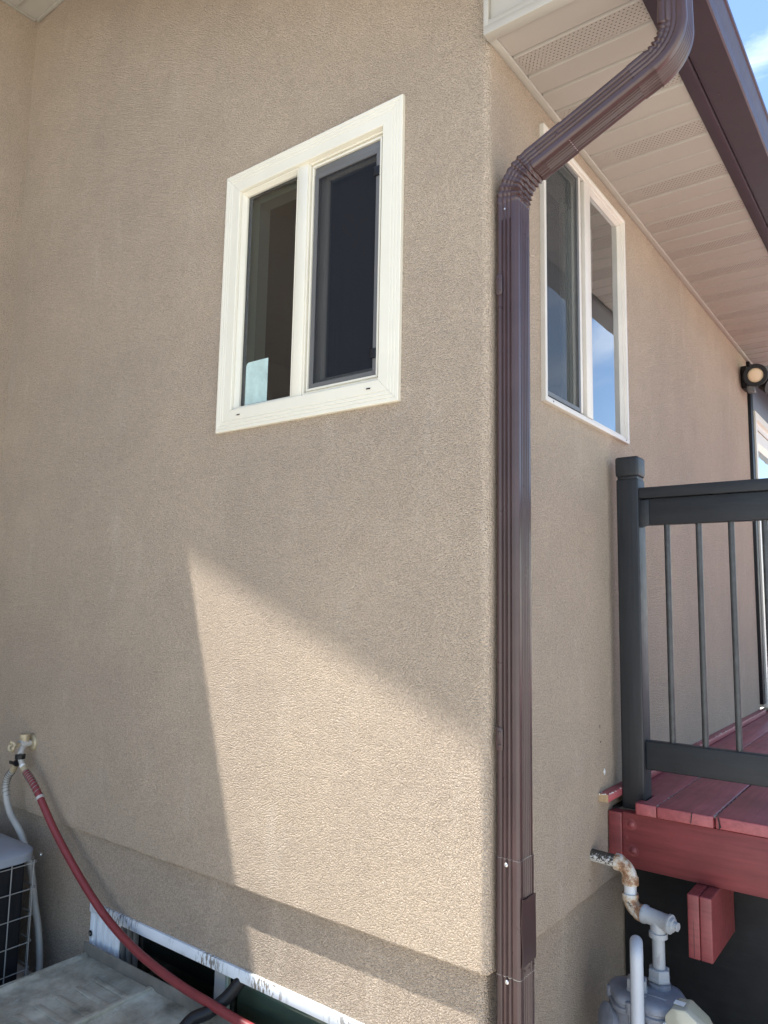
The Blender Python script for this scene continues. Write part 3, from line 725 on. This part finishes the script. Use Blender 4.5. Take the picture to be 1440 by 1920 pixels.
box('skirting', -0.016, 4.7, 1.058, 1.070, 0.005, 0.705, BLACK, deck, 0.001)
box('ledger', 0.001, 0.030, 0.905, 6.4, 0.72, DT - TB - 0.002, BLACK, deck, 0.001)

dv = []
def bit(x, y, z, sz):
    a = R.uniform(0, 6.28); c, sn = math.cos(a), math.sin(a); l, wd, h = sz * R.uniform(0.6, 1.8), sz * R.uniform(0.3, 0.8), sz * R.uniform(0.3, 0.6)
    q = [(x + c * i * l - sn * j * wd, y + sn * i * l + c * j * wd, z + k_ * h) for k_ in (0, 1) for (i, j) in ((-.5, -.5), (.5, -.4), (.4, .5), (-.5, .5))]
    dv.append((q, [(0, 1, 2, 3), (4, 5, 6, 7), (0, 1, 5, 4), (1, 2, 6, 5), (2, 3, 7, 6), (3, 0, 4, 7)]))
for gx in (0.1746, 0.3562, 0.540):
    for i in range(150): bit(gx + R.uniform(-0.0025, 0.0025), FY + 0.01 + R.random() ** 1.5 * 1.6, DT - 0.004 + R.uniform(-0.003, 0.0035), R.uniform(0.002, 0.006))
vs, fs = merge(dv); o = obj('debris', vs, fs, paint('gap_debris', (0.34, 0.30, 0.25), 0.8, 0.6, vscale=120), deck); tag(o, 'pale grit and flakes caught in the board gaps', kind='stuff')
dv = []
for i in range(26): bit(R.choice((0.004, 0.036)) + R.uniform(-0.003, 0.002), 0.79 + R.random() ** 2 * 2.4, DT + 0.0275, R.uniform(0.002, 0.007))
for i in range(10): bit(R.uniform(0.004, 0.034), 0.7765, DT + R.uniform(0.022, 0.028), 0.004)
vs, fs = merge(dv); o = obj('caulk_flakes', vs, fs, LABELW, deck); tag(o, 'white caulk flakes along the wall strip', kind='stuff')
# drying cracks in the board ends
for (cx, cz0, cz1, tilt) in ((0.285, 0.897, 0.931, 0.004), (0.376, 0.900, 0.9305, -0.008), (0.372, 0.893, 0.915, 0.0)):
    prism('crack', [(cx, cz0), (cx + 0.0016, cz0), (cx + tilt + 0.0022, cz1), (cx + tilt, cz1)], 'y', FY - 0.0052, FY + 0.002, BLACK, deck)
prism('crack', [(0.3075, 0.52), (0.3085, 0.52), (0.309, 0.58), (0.3075, 0.64)], 'y', 0.7562, 0.7575, BLACK, deck)

# ------------------------------------------------------------------ railing
rail = thing('deck_railing', (0.076, 0.945, 0.89), 'charcoal painted railing with round balusters on the red deck', 'railing')
po = box('post', 0.036, 0.117, 0.907, 0.988, 0.8895, 2.066, CHAR, rail, 0.006, 3)
box('post_neck', 0.040, 0.113, 0.911, 0.984, 2.0655, 2.0755, CHAR, po, 0.001)
vs = box('post_cap', 0.033, 0.120, 0.904, 0.991, 2.075, 2.150, CHAR, po, 0.010, 3)
box('top_rail', 0.1175, 2.6, 0.912, 0.996, 1.990, 2.030, CHARH, rail, 0.003)
box('top_rail', 0.1185, 2.6, 0.926, 0.964, 1.893, 1.9885, CHARH, rail, 0.003)
prism('rail_tenon', [(0.112, 1.884), (0.128, 1.884), (0.150, 1.892), (0.150, 1.985), (0.112, 1.985)], 'y', 0.922, 0.9255, CHARH, rail, 0.001)
box('bottom_rail', 0.1175, 2.6, 0.926, 0.964, 1.029, 1.128, CHARH, rail, 0.004, 3)
bx = [0.206 + 0.1065 * k for k in range(23)]
bm_v, bm_f = tube_data([(0, 0, 1.10), (0, 0, 1.5), (0, 0, 1.90)], 0.0105, 14)
for i, xx in enumerate(bx):
    if i == 0: b0 = obj('baluster', bm_v, bm_f, BALU, rail, True, 50); b0.location = (xx, 0.945, 0)
    else:
        c = b0.copy(); col.objects.link(c); c.parent = rail; c.matrix_parent_inverse = b0.matrix_parent_inverse.copy()
        c.location = (xx + R.uniform(-0.002, 0.002), 0.945, 0); c.rotation_euler = (R.uniform(-0.003, 0.003), 0, R.uniform(0, 6))
        c.rotation_euler.x = 0

# ------------------------------------------------------------------ gas pipe
gp = thing('gas_pipe', (0.21, 0.713, 0.45), 'rusty white gas pipe coming out of the wall beneath the deck', 'gas pipe')
GY = 0.713
def ring_elbow(name, c0, c1, c2, r, mat):
    """cast elbow with beaded ends: c0 -> corner c1 -> c2"""
    a, b, c = Vector(c0), Vector(c1), Vector(c2); pts = []
    for i in range(13):
        t = i / 12; pts.append((1 - t) ** 2 * a + 2 * t * (1 - t) * b + t * t * c)
    rr = [r * 1.28, r * 1.28, r * 1.30] + [r * 1.13] * 7 + [r * 1.30, r * 1.28, r * 1.28]
    return tube(name, pts, rr, mat, gp, 18)
tube('pipe', [(-0.02, GY, 0.772), (0.04, GY, 0.770), (0.088, GY, 0.768)], 0.0195, FLAKE, gp, 18)
ring_elbow('elbow', (0.080, GY, 0.768), (0.130, GY, 0.766), (0.127, GY, 0.708), 0.0205, RUST)
tube('pipe', [(0.127, GY, 0.715), (0.126, GY, 0.662)], 0.0195, paint('pipe_chipped_white', (0.55, 0.57, 0.58), 0.5, 0.1, dirt=0.9, vscale=40), gp, 18)
ring_elbow('elbow', (0.126, GY, 0.680), (0.124, GY, 0.632), (0.170, GY - 0.010, 0.630), 0.0205, RUST)
tee0, tee1 = Vector((0.172, GY - 0.011, 0.632)), Vector((0.262, GY - 0.030, 0.628))
tee = tube('tee', [tee0, tee0.lerp(tee1, 0.09), tee0.lerp(tee1, 0.14), tee0.lerp(tee1, 0.5), tee0.lerp(tee1, 0.86), tee0.lerp(tee1, 0.91), tee1], [0.0285, 0.0285, 0.0245, 0.0245, 0.0245, 0.0285, 0.0285], GPIPE, gp, 20)
tm = tee0.lerp(tee1, 0.52)
tube('tee_branch', [tm, tm + Vector((0, 0, -0.036)), tm + Vector((0, 0, -0.038)), tm + Vector((0, 0, -0.052))], [0.0235, 0.0235, 0.028, 0.028], GPIPE, tee, 20)
dtee = (tee1 - tee0).normalized()
lathe('plug', [(0.021, 0), (0.021, 0.008), (0.018, 0.009), (0.014, 0.0095), (0.0135, 0.022), (0.011, 0.0235)], tee1, dtee, GPIPE, gp, 8, 20)
tube('pipe', [tm + Vector((0, 0, -0.04)), (tm.x, tm.y, 0.50), (tm.x, tm.y, 0.44)], 0.0190, GPIPE, gp, 18)
lathe('union_nut', [(0.020, 0), (0.033, 0.0), (0.035, 0.004), (0.035, 0.010), (0.0335, 0.012), (0.0335, 0.032), (0.030, 0.036), (0.022, 0.036)], (tm.x, tm.y, 0.452), (0, 0, 1), GPIPE, gp, 6, 20)

# raised casting letters: worn and only partly readable
def letters(name, txt, size, mat, parent, matrix, ex_=0.0004):
    cu = bpy.data.curves.new(name, 'FONT'); cu.body = txt; cu.size = size; cu.extrude = ex_; cu.align_x = 'CENTER'
    to = bpy.data.objects.new(name, cu); col.objects.link(to)
    dg = bpy.context.evaluated_depsgraph_get(); me = bpy.data.meshes.new_from_object(to.evaluated_get(dg))
    bpy.data.objects.remove(to); me.transform(matrix); me.materials.clear(); me.materials.append(mat)
    return link(bpy.data.objects.new(name, me), parent)
FACEY = Matrix(((1, 0, 0, 0), (0, 0, -1, 0), (0, 1, 0, 0), (0, 0, 0, 1)))
letters('casting_letters', 'MAIO', 0.012, BLACKP, gp, Matrix.Translation((0.134, GY - 0.0250, 0.646)) @ FACEY @ Matrix.Rotation(math.radians(-42), 4, 'Z'))

# ------------------------------------------------------------------ gas meter
met = thing('gas_meter', (0.19, 0.645, 0.0), 'blue grey gas meter with two pipe nuts below the deck', 'gas meter')
MC = Vector((0.196, 0.655))
def lobed(scale, n=96):
    out = []
    for i in range(n):
        a = 2 * math.pi * i / n; c, s = math.cos(a), math.sin(a)
        rx, ry = 0.118, 0.088; p = 2.7
        r = (abs(c / rx) ** p + abs(s / ry) ** p) ** (-1 / p); r *= 1 + 0.06 * math.cos(6 * a + 0.4)
        out.append((MC.x + r * c * scale, MC.y + r * s * scale))
    return out
def loft(name, layers, mat, parent):
    vs = []; fs = []; n = 96
    for s, z in layers: vs += [(x, y, z) for x, y in lobed(s)]
    for i in range(len(layers) - 1):
        for k in range(n): fs.append((i * n + k, i * n + (k + 1) % n, (i + 1) * n + (k + 1) % n, (i + 1) * n + k))
    fs += [tuple(range(n)), tuple((len(layers) - 1) * n + k for k in range(n))]
    return obj(name, vs, fs, mat, parent, True, 45)
loft('body', [(0.80, 0.09), (0.86, 0.11), (0.88, 0.33), (0.90, 0.385)], METER, met)
top = loft('top_cover', [(0.96, 0.378), (1.0, 0.382), (1.0, 0.395), (0.94, 0.398), (0.94, 0.404), (0.99, 0.408), (0.97, 0.420), (0.90, 0.429), (0.70, 0.433), (0.3, 0.434)], METER, met)
for i in range(6):
    a = 2 * math.pi * (i + 0.25) / 6; px_, py_ = MC.x + 0.113 * math.cos(a), MC.y + 0.085 * math.sin(a)
    lathe('bolt_boss', [(0.013, -0.03), (0.013, 0.0), (0.010, 0.003), (0.004, 0.003)], (px_, py_, 0.418), (0, 0, 1), METER, top, 14)
    lathe('bolt', [(0.006, -0.062), (0.006, -0.02)], (px_, py_, 0.418), (0, 0, 1), METER, top, 10)
box('cover_rib', 0.196, 0.262, 0.616, 0.624, 0.432, 0.4375, METER, top, 0.002)
lathe('cover_screw', [(0.011, 0), (0.011, 0.003), (0.006, 0.004)], (0.197, 0.606, 0.4335), (0, 0, 1), METER, top, 14)
lathe('outlet_neck', [(0.034, 0), (0.034, 0.016), (0.028, 0.020)], (tm.x, tm.y, 0.430), (0, 0, 1), METER, met, 20)
ixn, iyn = 0.171, 0.628
lathe('inlet_nut', [(0.022, 0), (0.032, 0), (0.034, 0.004), (0.034, 0.011), (0.032, 0.013), (0.032, 0.034), (0.029, 0.038), (0.022, 0.038)], (ixn, iyn, 0.430), (0, 0, 1), GPIPE, met, 6, 20)
front = Vector((0.196, 0.555)); apex = 0.585
pth = [(front.x, front.y, 0.0), (front.x, front.y, 0.3), (front.x, front.y, apex - 0.03)]
back = Vector((ixn, iyn))
for i in range(1, 12):
    a = math.pi * i / 12; c = (front + back) / 2; d = (front - back) / 2
    q = c + d * math.cos(a); pth.append((q.x, q.y, apex - 0.03 + 0.028 * math.sin(a)))
pth += [(back.x, back.y, apex - 0.03), (back.x, back.y, 0.44)]
inl = thing('inlet_pipe', (front.x, front.y, 0), 'pale grey bent pipe rising in front of the gas meter', 'pipe')
tube('tube', pth, 0.0192, UPIPE, inl, 20)
# index box under a clear yellowed cover, on the front right of the meter
idx = prism('index_box', [(0.270, 0.330), (0.385, 0.330), (0.392, 0.395), (0.378, 0.420), (0.330, 0.452), (0.292, 0.446), (0.272, 0.420)], 'y', 0.560, 0.640, IDX, met, 0.006)
tag(idx, 'yellowed clear plastic cover over the dial')
prism('index_backing', [(0.285, 0.332), (0.370, 0.332), (0.370, 0.40), (0.325, 0.425), (0.288, 0.420)], 'y', 0.605, 0.632, LABELW, idx, 0.003)
box('label', 0.293, 0.322, 0.578, 0.604, 0.4528, 0.4532, LABELW, idx, 0)
box('seal', 0.268, 0.276, 0.552, 0.566, 0.355, 0.40, LABELW, idx, 0.001)
lathe('regulator', [(0.02, -0.05), (0.045, -0.045), (0.05, -0.01), (0.05, 0.0), (0.03, 0.01)], (0.080, 0.60, 0.33), (-0.6, -0.6, 0.2), METER, met, 24)
tube('drip_tube', [(0.228, 0.575, 0.10), (0.228, 0.575, 0.384)], 0.010, GPIPE, met, 12)

# ------------------------------------------------------------------ floodlight
fl = thing('floodlight', (0.0, 3.45, 3.1), 'black twin-head floodlight with cream lens under the soffit', 'floodlight')
prism('wall_plate', [(3.39, 3.03), (3.51, 3.03), (3.53, 3.06), (3.53, 3.15), (3.51, 3.18), (3.39, 3.18), (3.37, 3.15), (3.37, 3.06)], 'x', 0.001, 0.035, BLACKP, fl, 0.006)
tube('arm', smooth_path([(0.03, 3.41, 3.12), (0.05, 3.37, 3.07), (0.055, 3.36, 3.035), (0.075, 3.37, 3.02)], 6), 0.013, BLACKP, fl, 10)
ax = Vector((0.10, -1.0, -0.33)).normalized(); hc = Vector((0.098, 3.33, 3.088))
hd = lathe('lamp_head', [(0.030, -0.10), (0.045, -0.09), (0.060, -0.05), (0.069, -0.005), (0.073, 0.010), (0.070, 0.016), (0.050, 0.016), (0.047, 0.004)], hc, ax, BLACKP, fl, 32)
lathe('lens', [(0.0475, 0.0), (0.046, 0.004), (0.034, 0.008), (0.016, 0.0105), (0.001, 0.011)], hc, ax, LENS, hd, 32, 60)
box('motion_sensor', 0.045, 0.090, 3.335, 3.385, 2.985, 3.028, GREYF, fl, 0.006, 3)
lathe('lamp_head', [(0.030, -0.10), (0.045, -0.09), (0.060, -0.05), (0.069, -0.005), (0.071, 0.010), (0.069, 0.014), (0.02, 0.014)], (0.17, 3.44, 3.05), (0.75, -0.3, -0.55), BLACKP, fl, 24)

# ------------------------------------------------------------------ patio door beyond the black jamb
box('door_jamb', -0.05, 0.020, 3.572, 3.650, 0.985, 3.262, BLACKP, house, 0.002)
door = box('patio_door', -0.06, -0.02, 3.656, 5.6, 0.95, 2.935, paint('door_white', (0.74, 0.73, 0.74), 0.4, 0.03), house, 0.003)
tag(door, 'white sliding patio door at the far end of the deck')
box('door_header', -0.05, 0.008, 3.654, 5.6, 2.95, 3.262, BROWND, house, 0.002)
mitred('door_frame', PB, (3.654, 5.6, 0.96, 2.935), [(0, -0.019), (0, 0.030), (0.05, 0.030), (0.055, 0.012), (0.10, 0.012), (0.10, -0.019)], VINYL, door)
quad('pane', PB, 3.86, 5.5, 1.15, 2.80, -0.0185, DGLASS, door)
mitred('sash', PB, (3.76, 5.54, 1.06, 2.83), [(0, -0.0195), (0, 0.006), (0.08, 0.006), (0.10, -0.010), (0.11, -0.0195)], VINYL, door)
obj('wall', [(0, 5.6, -0.3), (0, 9, -0.3), (0, 9, 3.4), (0, 5.6, 3.4)], [(0, 1, 2, 3)], STUC, house)
obj('wall', [(-0.005, 3.57, 0), (-0.005, 5.6, 0), (-0.005, 5.6, 0.95), (-0.005, 3.57, 0.95)], [(0, 1, 2, 3)], STUC, house)

# small marks on the wall beside the post
def blob(name, cy_2, cz_2, ry, rz, th, mat, seed):
    rr = random.Random(seed); n = 11; pts = [(cy_2 + ry * math.cos(6.283 * i / n) * rr.uniform(0.55, 1.1), cz_2 + rz * math.sin(6.283 * i / n) * rr.uniform(0.55, 1.1)) for i in range(n)]
    return prism(name, pts, 'x', -0.001, th, mat, house, 0.0004)
blob('caulk_dab', 0.836, 1.020, 0.007, 0.011, 0.003, LABELW, 3)
blob('dark_chip', 0.800, 1.178, 0.002, 0.007, 0.0012, BLACK, 4)
blob('dark_chip', 0.806, 1.125, 0.003, 0.004, 0.0012, BLACK, 5)
blob('dark_chip', 0.69, 0.695, 0.0015, 0.006, 0.0012, BLACK, 6)

# ------------------------------------------------------------------ hose bib
bib = thing('hose_bib', (-2.300, 0, 0.945), 'weathered brass outdoor tap with a two-way splitter on the wall', 'tap')
bx0 = Vector((-2.300, 0, 0.945))
lathe('flange', [(0.036, 0.0), (0.036, 0.006), (0.030, 0.012), (0.018, 0.014)], bx0, (0, -1, 0), BRASS, bib, 24)
tube('tap_body', [bx0, bx0 + Vector((0, -0.02, 0)), bx0 + Vector((0.0, -0.042, 0.004)), bx0 + Vector((0, -0.060, 0.0))], [0.014, 0.015, 0.022, 0.018], CAST, bib, 14)
tube('bonnet', [bx0 + Vector((0, -0.040, 0.0)), bx0 + Vector((0, -0.040, 0.026)), bx0 + Vector((0, -0.040, 0.042))], [0.018, 0.022, 0.021], BRASS, bib, 10)
tube('spout', smooth_path([bx0 + Vector((0, -0.042, -0.004)), bx0 + Vector((0.014, -0.058, -0.020)), bx0 + Vector((0.028, -0.070, -0.040))], 6), 0.0135, CAST, bib, 12)
hp = bx0 + Vector((0.006, -0.098, -0.004))
tube('stem', [bx0 + Vector((0, -0.055, 0.0)), hp], 0.008, BRASS, bib, 10)
hvs, hfs = tube_data([hp + Vector((math.cos(a) * 0.019, 0.004 * math.sin(3 * a), math.sin(a) * 0.019)) for a in [2 * math.pi * i / 24 for i in range(25)]], 0.0075, 8, False)
hw = obj('hand_wheel', hvs, hfs, BRASS, bib, True, 60)
for i in range(4):
    a = math.pi * i / 2 + 0.4; tube('spoke', [hp, hp + Vector((math.cos(a) * 0.018, 0, math.sin(a) * 0.018))], 0.0045, BRASS, hw, 6)
spb = Vector((-2.270, -0.070, 0.908))
lathe('swivel_collar', [(0.019, 0.0), (0.0215, -0.001), (0.0215, -0.018), (0.019, -0.019)], spb, (0, 0, 1), BLACKP, bib, 14)
s0 = spb + Vector((0, 0, -0.018))
c1 = Vector((-2.246, -0.071, 0.864)); c2 = Vector((-2.300, -0.070, 0.862))
tube('splitter_leg', [s0, s0.lerp(c1, 0.5) + Vector((0.003, 0, 0)), c1], [0.011, 0.011, 0.012], CAST, bib, 12)
tube('splitter_leg', [s0, s0.lerp(c2, 0.6), c2], [0.012, 0.0155, 0.013], BLACKP, bib, 12)
box('shutoff_lever', c2.x - 0.022, c2.x + 0.016, c2.y - 0.022, c2.y - 0.014, c2.z + 0.002, c2.z + 0.016, BLACKP, bib, 0.003)
d1 = (Vector((-2.115, -0.062, 0.771)) - c1).normalized()
tube('coupling', [c1, c1 + d1 * 0.013], 0.0125, LABELW, bib, 12)
tube('coupling', [c1 + d1 * 0.0132, c1 + d1 * 0.036], 0.0160, BRASS, bib, 12)
tube('coupling', [c2, c2 + Vector((-0.026, 0, -0.030))], 0.0145, BRASS, bib, 10)

# ------------------------------------------------------------------ red hose
def helix(path, r, wire, turns, a, b, seg=6, per=14):
    path = [Vector(p) for p in path]; F = frames(path); L = len(path) - 1; pts = []
    n = int(turns * per)
    for i in range(n + 1):
        t = (a + (b - a) * i / n) * L; k = min(int(t), L - 1); f = t - k
        p = path[k].lerp(path[k + 1], f); u, v = F[k]; an = 2 * math.pi * i / per
        pts.append(p + (u * math.cos(an) + v * math.sin(an)) * r)
    return tube_data(pts, wire, seg, True)
h0 = c1 + d1 * 0.036
RH = [(-2.135, -0.063, 0.784), (-1.993, -0.057, 0.654), (-1.865, -0.054, 0.559), (-1.725, -0.052, 0.47), (-1.594, -0.050, 0.401), (-1.456, -0.049, 0.352), (-1.327, -0.048, 0.321), (-1.149, -0.046, 0.295), (-0.987, -0.044, 0.284), (-0.887, -0.042, 0.276), (-0.745, -0.040, 0.270), (-0.533, -0.045, 0.267), (-0.34, -0.08, 0.262)]
red = thing('garden_hose', (h0.x, h0.y, h0.z), 'dark red rubber hose hanging from the tap to the lower right', 'hose')
rp = smooth_path([h0] + RH, 12)
rt = tube('tube', rp, 0.0147, REDH, red, 16)
vs, fs = helix(rp[:16], 0.0165, 0.0014, 9, 0.02, 0.97); obj('spring_guard', vs, fs, WIRE, red, True)
lathe('ferrule', [(0.0175, 0), (0.0175, 0.012)], rp[15], rp[16] - rp[14], CAST, red, 14)
# ------------------------------------------------------------------ grey hose
g0 = c2 + Vector((-0.026, 0, -0.030))
gr = thing('grey_hose', (g0.x, g0.y, g0.z), 'grey rubber hose dropping from the tap behind the air conditioner', 'hose')
gpth = smooth_path([g0, (-2.362, -0.072, 0.795), (-2.362, -0.075, 0.74), (-2.315, -0.075, 0.66), (-2.215, -0.068, 0.58), (-2.14, -0.055, 0.45), (-2.105, -0.050, 0.33), (-2.06, -0.05, 0.23), (-2.025, -0.055, 0.10), (-2.02, -0.07, 0.015)], 9)
tube('tube', gpth, 0.0138, GREYH, gr, 14)
vs, fs = helix(gpth[:22], 0.0152, 0.0013, 9, 0.02, 0.98); obj('spring_guard', vs, fs, GREYF, gr, True)

# ------------------------------------------------------------------ air conditioner
ac = thing('air_conditioner', (-2.30, -0.50, 0.0), 'outdoor air conditioner with grey lid and wire cage', 'air conditioner')
AX0, AX1, AY0, AY1 = -2.66, -1.95, -0.84, -0.128
def rrect(x0, x1, y0, y1, r, n=8):
    out = []
    for cx, cy, a0 in ((x1 - r, y1 - r, 0), (x0 + r, y1 - r, 90), (x0 + r, y0 + r, 180), (x1 - r, y0 + r, 270)):
        for k in range(n + 1): a = math.radians(a0 + 90 * k / n); out.append((cx + r * math.cos(a), cy + r * math.sin(a)))
    return out
def loft2(name, layers, mat, parent, ang=40):
    n = len(layers[0][0]); vs = []; fs = []
    for ring, z in layers: vs += [(x, y, z) for x, y in ring]
    for i in range(len(layers) - 1):
        for k in range(n): fs.append((i * n + k, i * n + (k + 1) % n, (i + 1) * n + (k + 1) % n, (i + 1) * n + k))
    fs += [tuple(range(n)), tuple((len(layers) - 1) * n + k for k in range(n))]
    return obj(name, vs, fs, mat, parent, True, ang)
loft2('lid', [(rrect(AX0, AX1, AY0, AY1, 0.09), 0.556), (rrect(AX0 - .004, AX1 + .004, AY0 - .004, AY1 + .004, 0.09), 0.558), (rrect(AX0 - .004, AX1 + .004, AY0 - .004, AY1 + .004, 0.09), 0.586), (rrect(AX0 + .004, AX1 - .004, AY0 + .004, AY1 - .004, 0.085), 0.594), (rrect(AX0 + .06, AX1 - .06, AY0 + .06, AY1 - .06, 0.06), 0.602)], LID, ac)
loft2('coil', [(rrect(AX0 + .035, AX1 - .014, AY0 + .035, AY1 - .045, 0.02), 0.05), (rrect(AX0 + .035, AX1 - .014, AY0 + .035, AY1 - .045, 0.02), 0.555)], COIL, ac)
loft2('base_pan', [(rrect(AX0, AX1, AY0, AY1, 0.08), 0.01), (rrect(AX0, AX1, AY0, AY1, 0.08), 0.05)], LID, ac)
ring = rrect(AX0 + .004, AX1 - .004, AY0 + .004, AY1 - .004, 0.018, 6)
for z in (0.545, 0.449, 0.349, 0.249, 0.149, 0.065): tube('cage_wire', [(x, y, z) for x, y in ring] + [(ring[0][0], ring[0][1], z)], 0.0021, WIRE, ac, 6, False)
yy = AY1 - 0.022
while yy > AY0: tube('cage_wire', [(AX1 - 0.001, yy, 0.05), (AX1 - 0.001, yy, 0.556)], 0.0023, WIRE, ac, 6); yy -= 0.088
xx = AX1 - 0.05
while xx > AX0: tube('cage_wire', [(xx, AY1 - 0.001, 0.05), (xx, AY1 - 0.001, 0.556)], 0.0021, WIRE, ac, 6); xx -= 0.10
lathe('lid_screw', [(0.006, 0), (0.006, 0.004), (0.003, 0.006)], (AX1 + 0.002, AY1 + 0.002, 0.572), (1, 0.7, 0), STEEL, ac, 10)

# ------------------------------------------------------------------ window-well cover
FLANGE = paint('dirty_flange', (0.17, 0.155, 0.13), 0.5, 0.25, dirt=0.5, vscale=14)
cv = thing('window_well_cover', (-1.3, -0.4, 0.0), 'dirty grey plastic window well cover against the wall', 'well cover')
CX0, CX1, CY0, CY1 = -1.797, -0.30, -1.0, -0.010
XS = [CX0 + (CX1 - CX0) * i / 150 for i in range(151)]; YS = [CY0 + (CY1 - CY0) * j / 100 for j in range(101)]
def cz(x, y):
    z = 0.206 + 0.03 * (y - CY1)
    z += 0.010 * math.exp(-((x - CX0 - 0.022) / 0.010) ** 2) + 0.012 * math.exp(-((x + 1.352) / 0.014) ** 2)
    return z + 0.0016 * mnoise.noise(Vector((x * 7, y * 7, 0)))
vs = [(x, y, cz(x, y)) for y in YS for x in XS]; n = len(XS); fs = []
for j in range(len(YS) - 1):
    for i in range(n - 1): fs.append((j * n + i, j * n + i + 1, (j + 1) * n + i + 1, (j + 1) * n + i))
obj('cover_sheet', vs, fs, COVER, cv, True, 40, recalc=False)
box('wall_flange', CX0 + 0.001, CX1, CY1 + 0.0005, CY1 + 0.006, 0.196, 0.250, FLANGE, cv, 0.002)
box('side_skirt', CX0 - 0.006, CX0 + 0.004, CY0, CY1, 0.02, 0.203, COVER, cv, 0.003)
box('front_skirt', CX0, CX1, CY0 - 0.006, CY0, 0.0, 0.175, COVER, cv, 0.002)
for k in range(7): box('rib', -1.585, -1.372, -0.105 - 0.072 * k, -0.080 - 0.072 * k, 0.2025 - 0.0022 * k, 0.2072 - 0.0022 * k, COVER, cv, 0.0025)
box('batten', -1.362, -1.342, -0.95, -0.012, 0.205, 0.221, COVER, cv, 0.005, 3)

# ------------------------------------------------------------------ black hose stub at the cover
bh = thing('black_hose', (-1.0, -0.03, 0.21), 'short black corrugated hose curving over the well cover edge', 'hose')
tube('tube', smooth_path([(-0.93, 0.035, 0.36), (-0.965, -0.005, 0.30), (-1.0, -0.05, 0.262), (-1.035, -0.085, 0.243), (-1.05, -0.12, 0.212)], 8), 0.021, BLACKP, bh, 14)
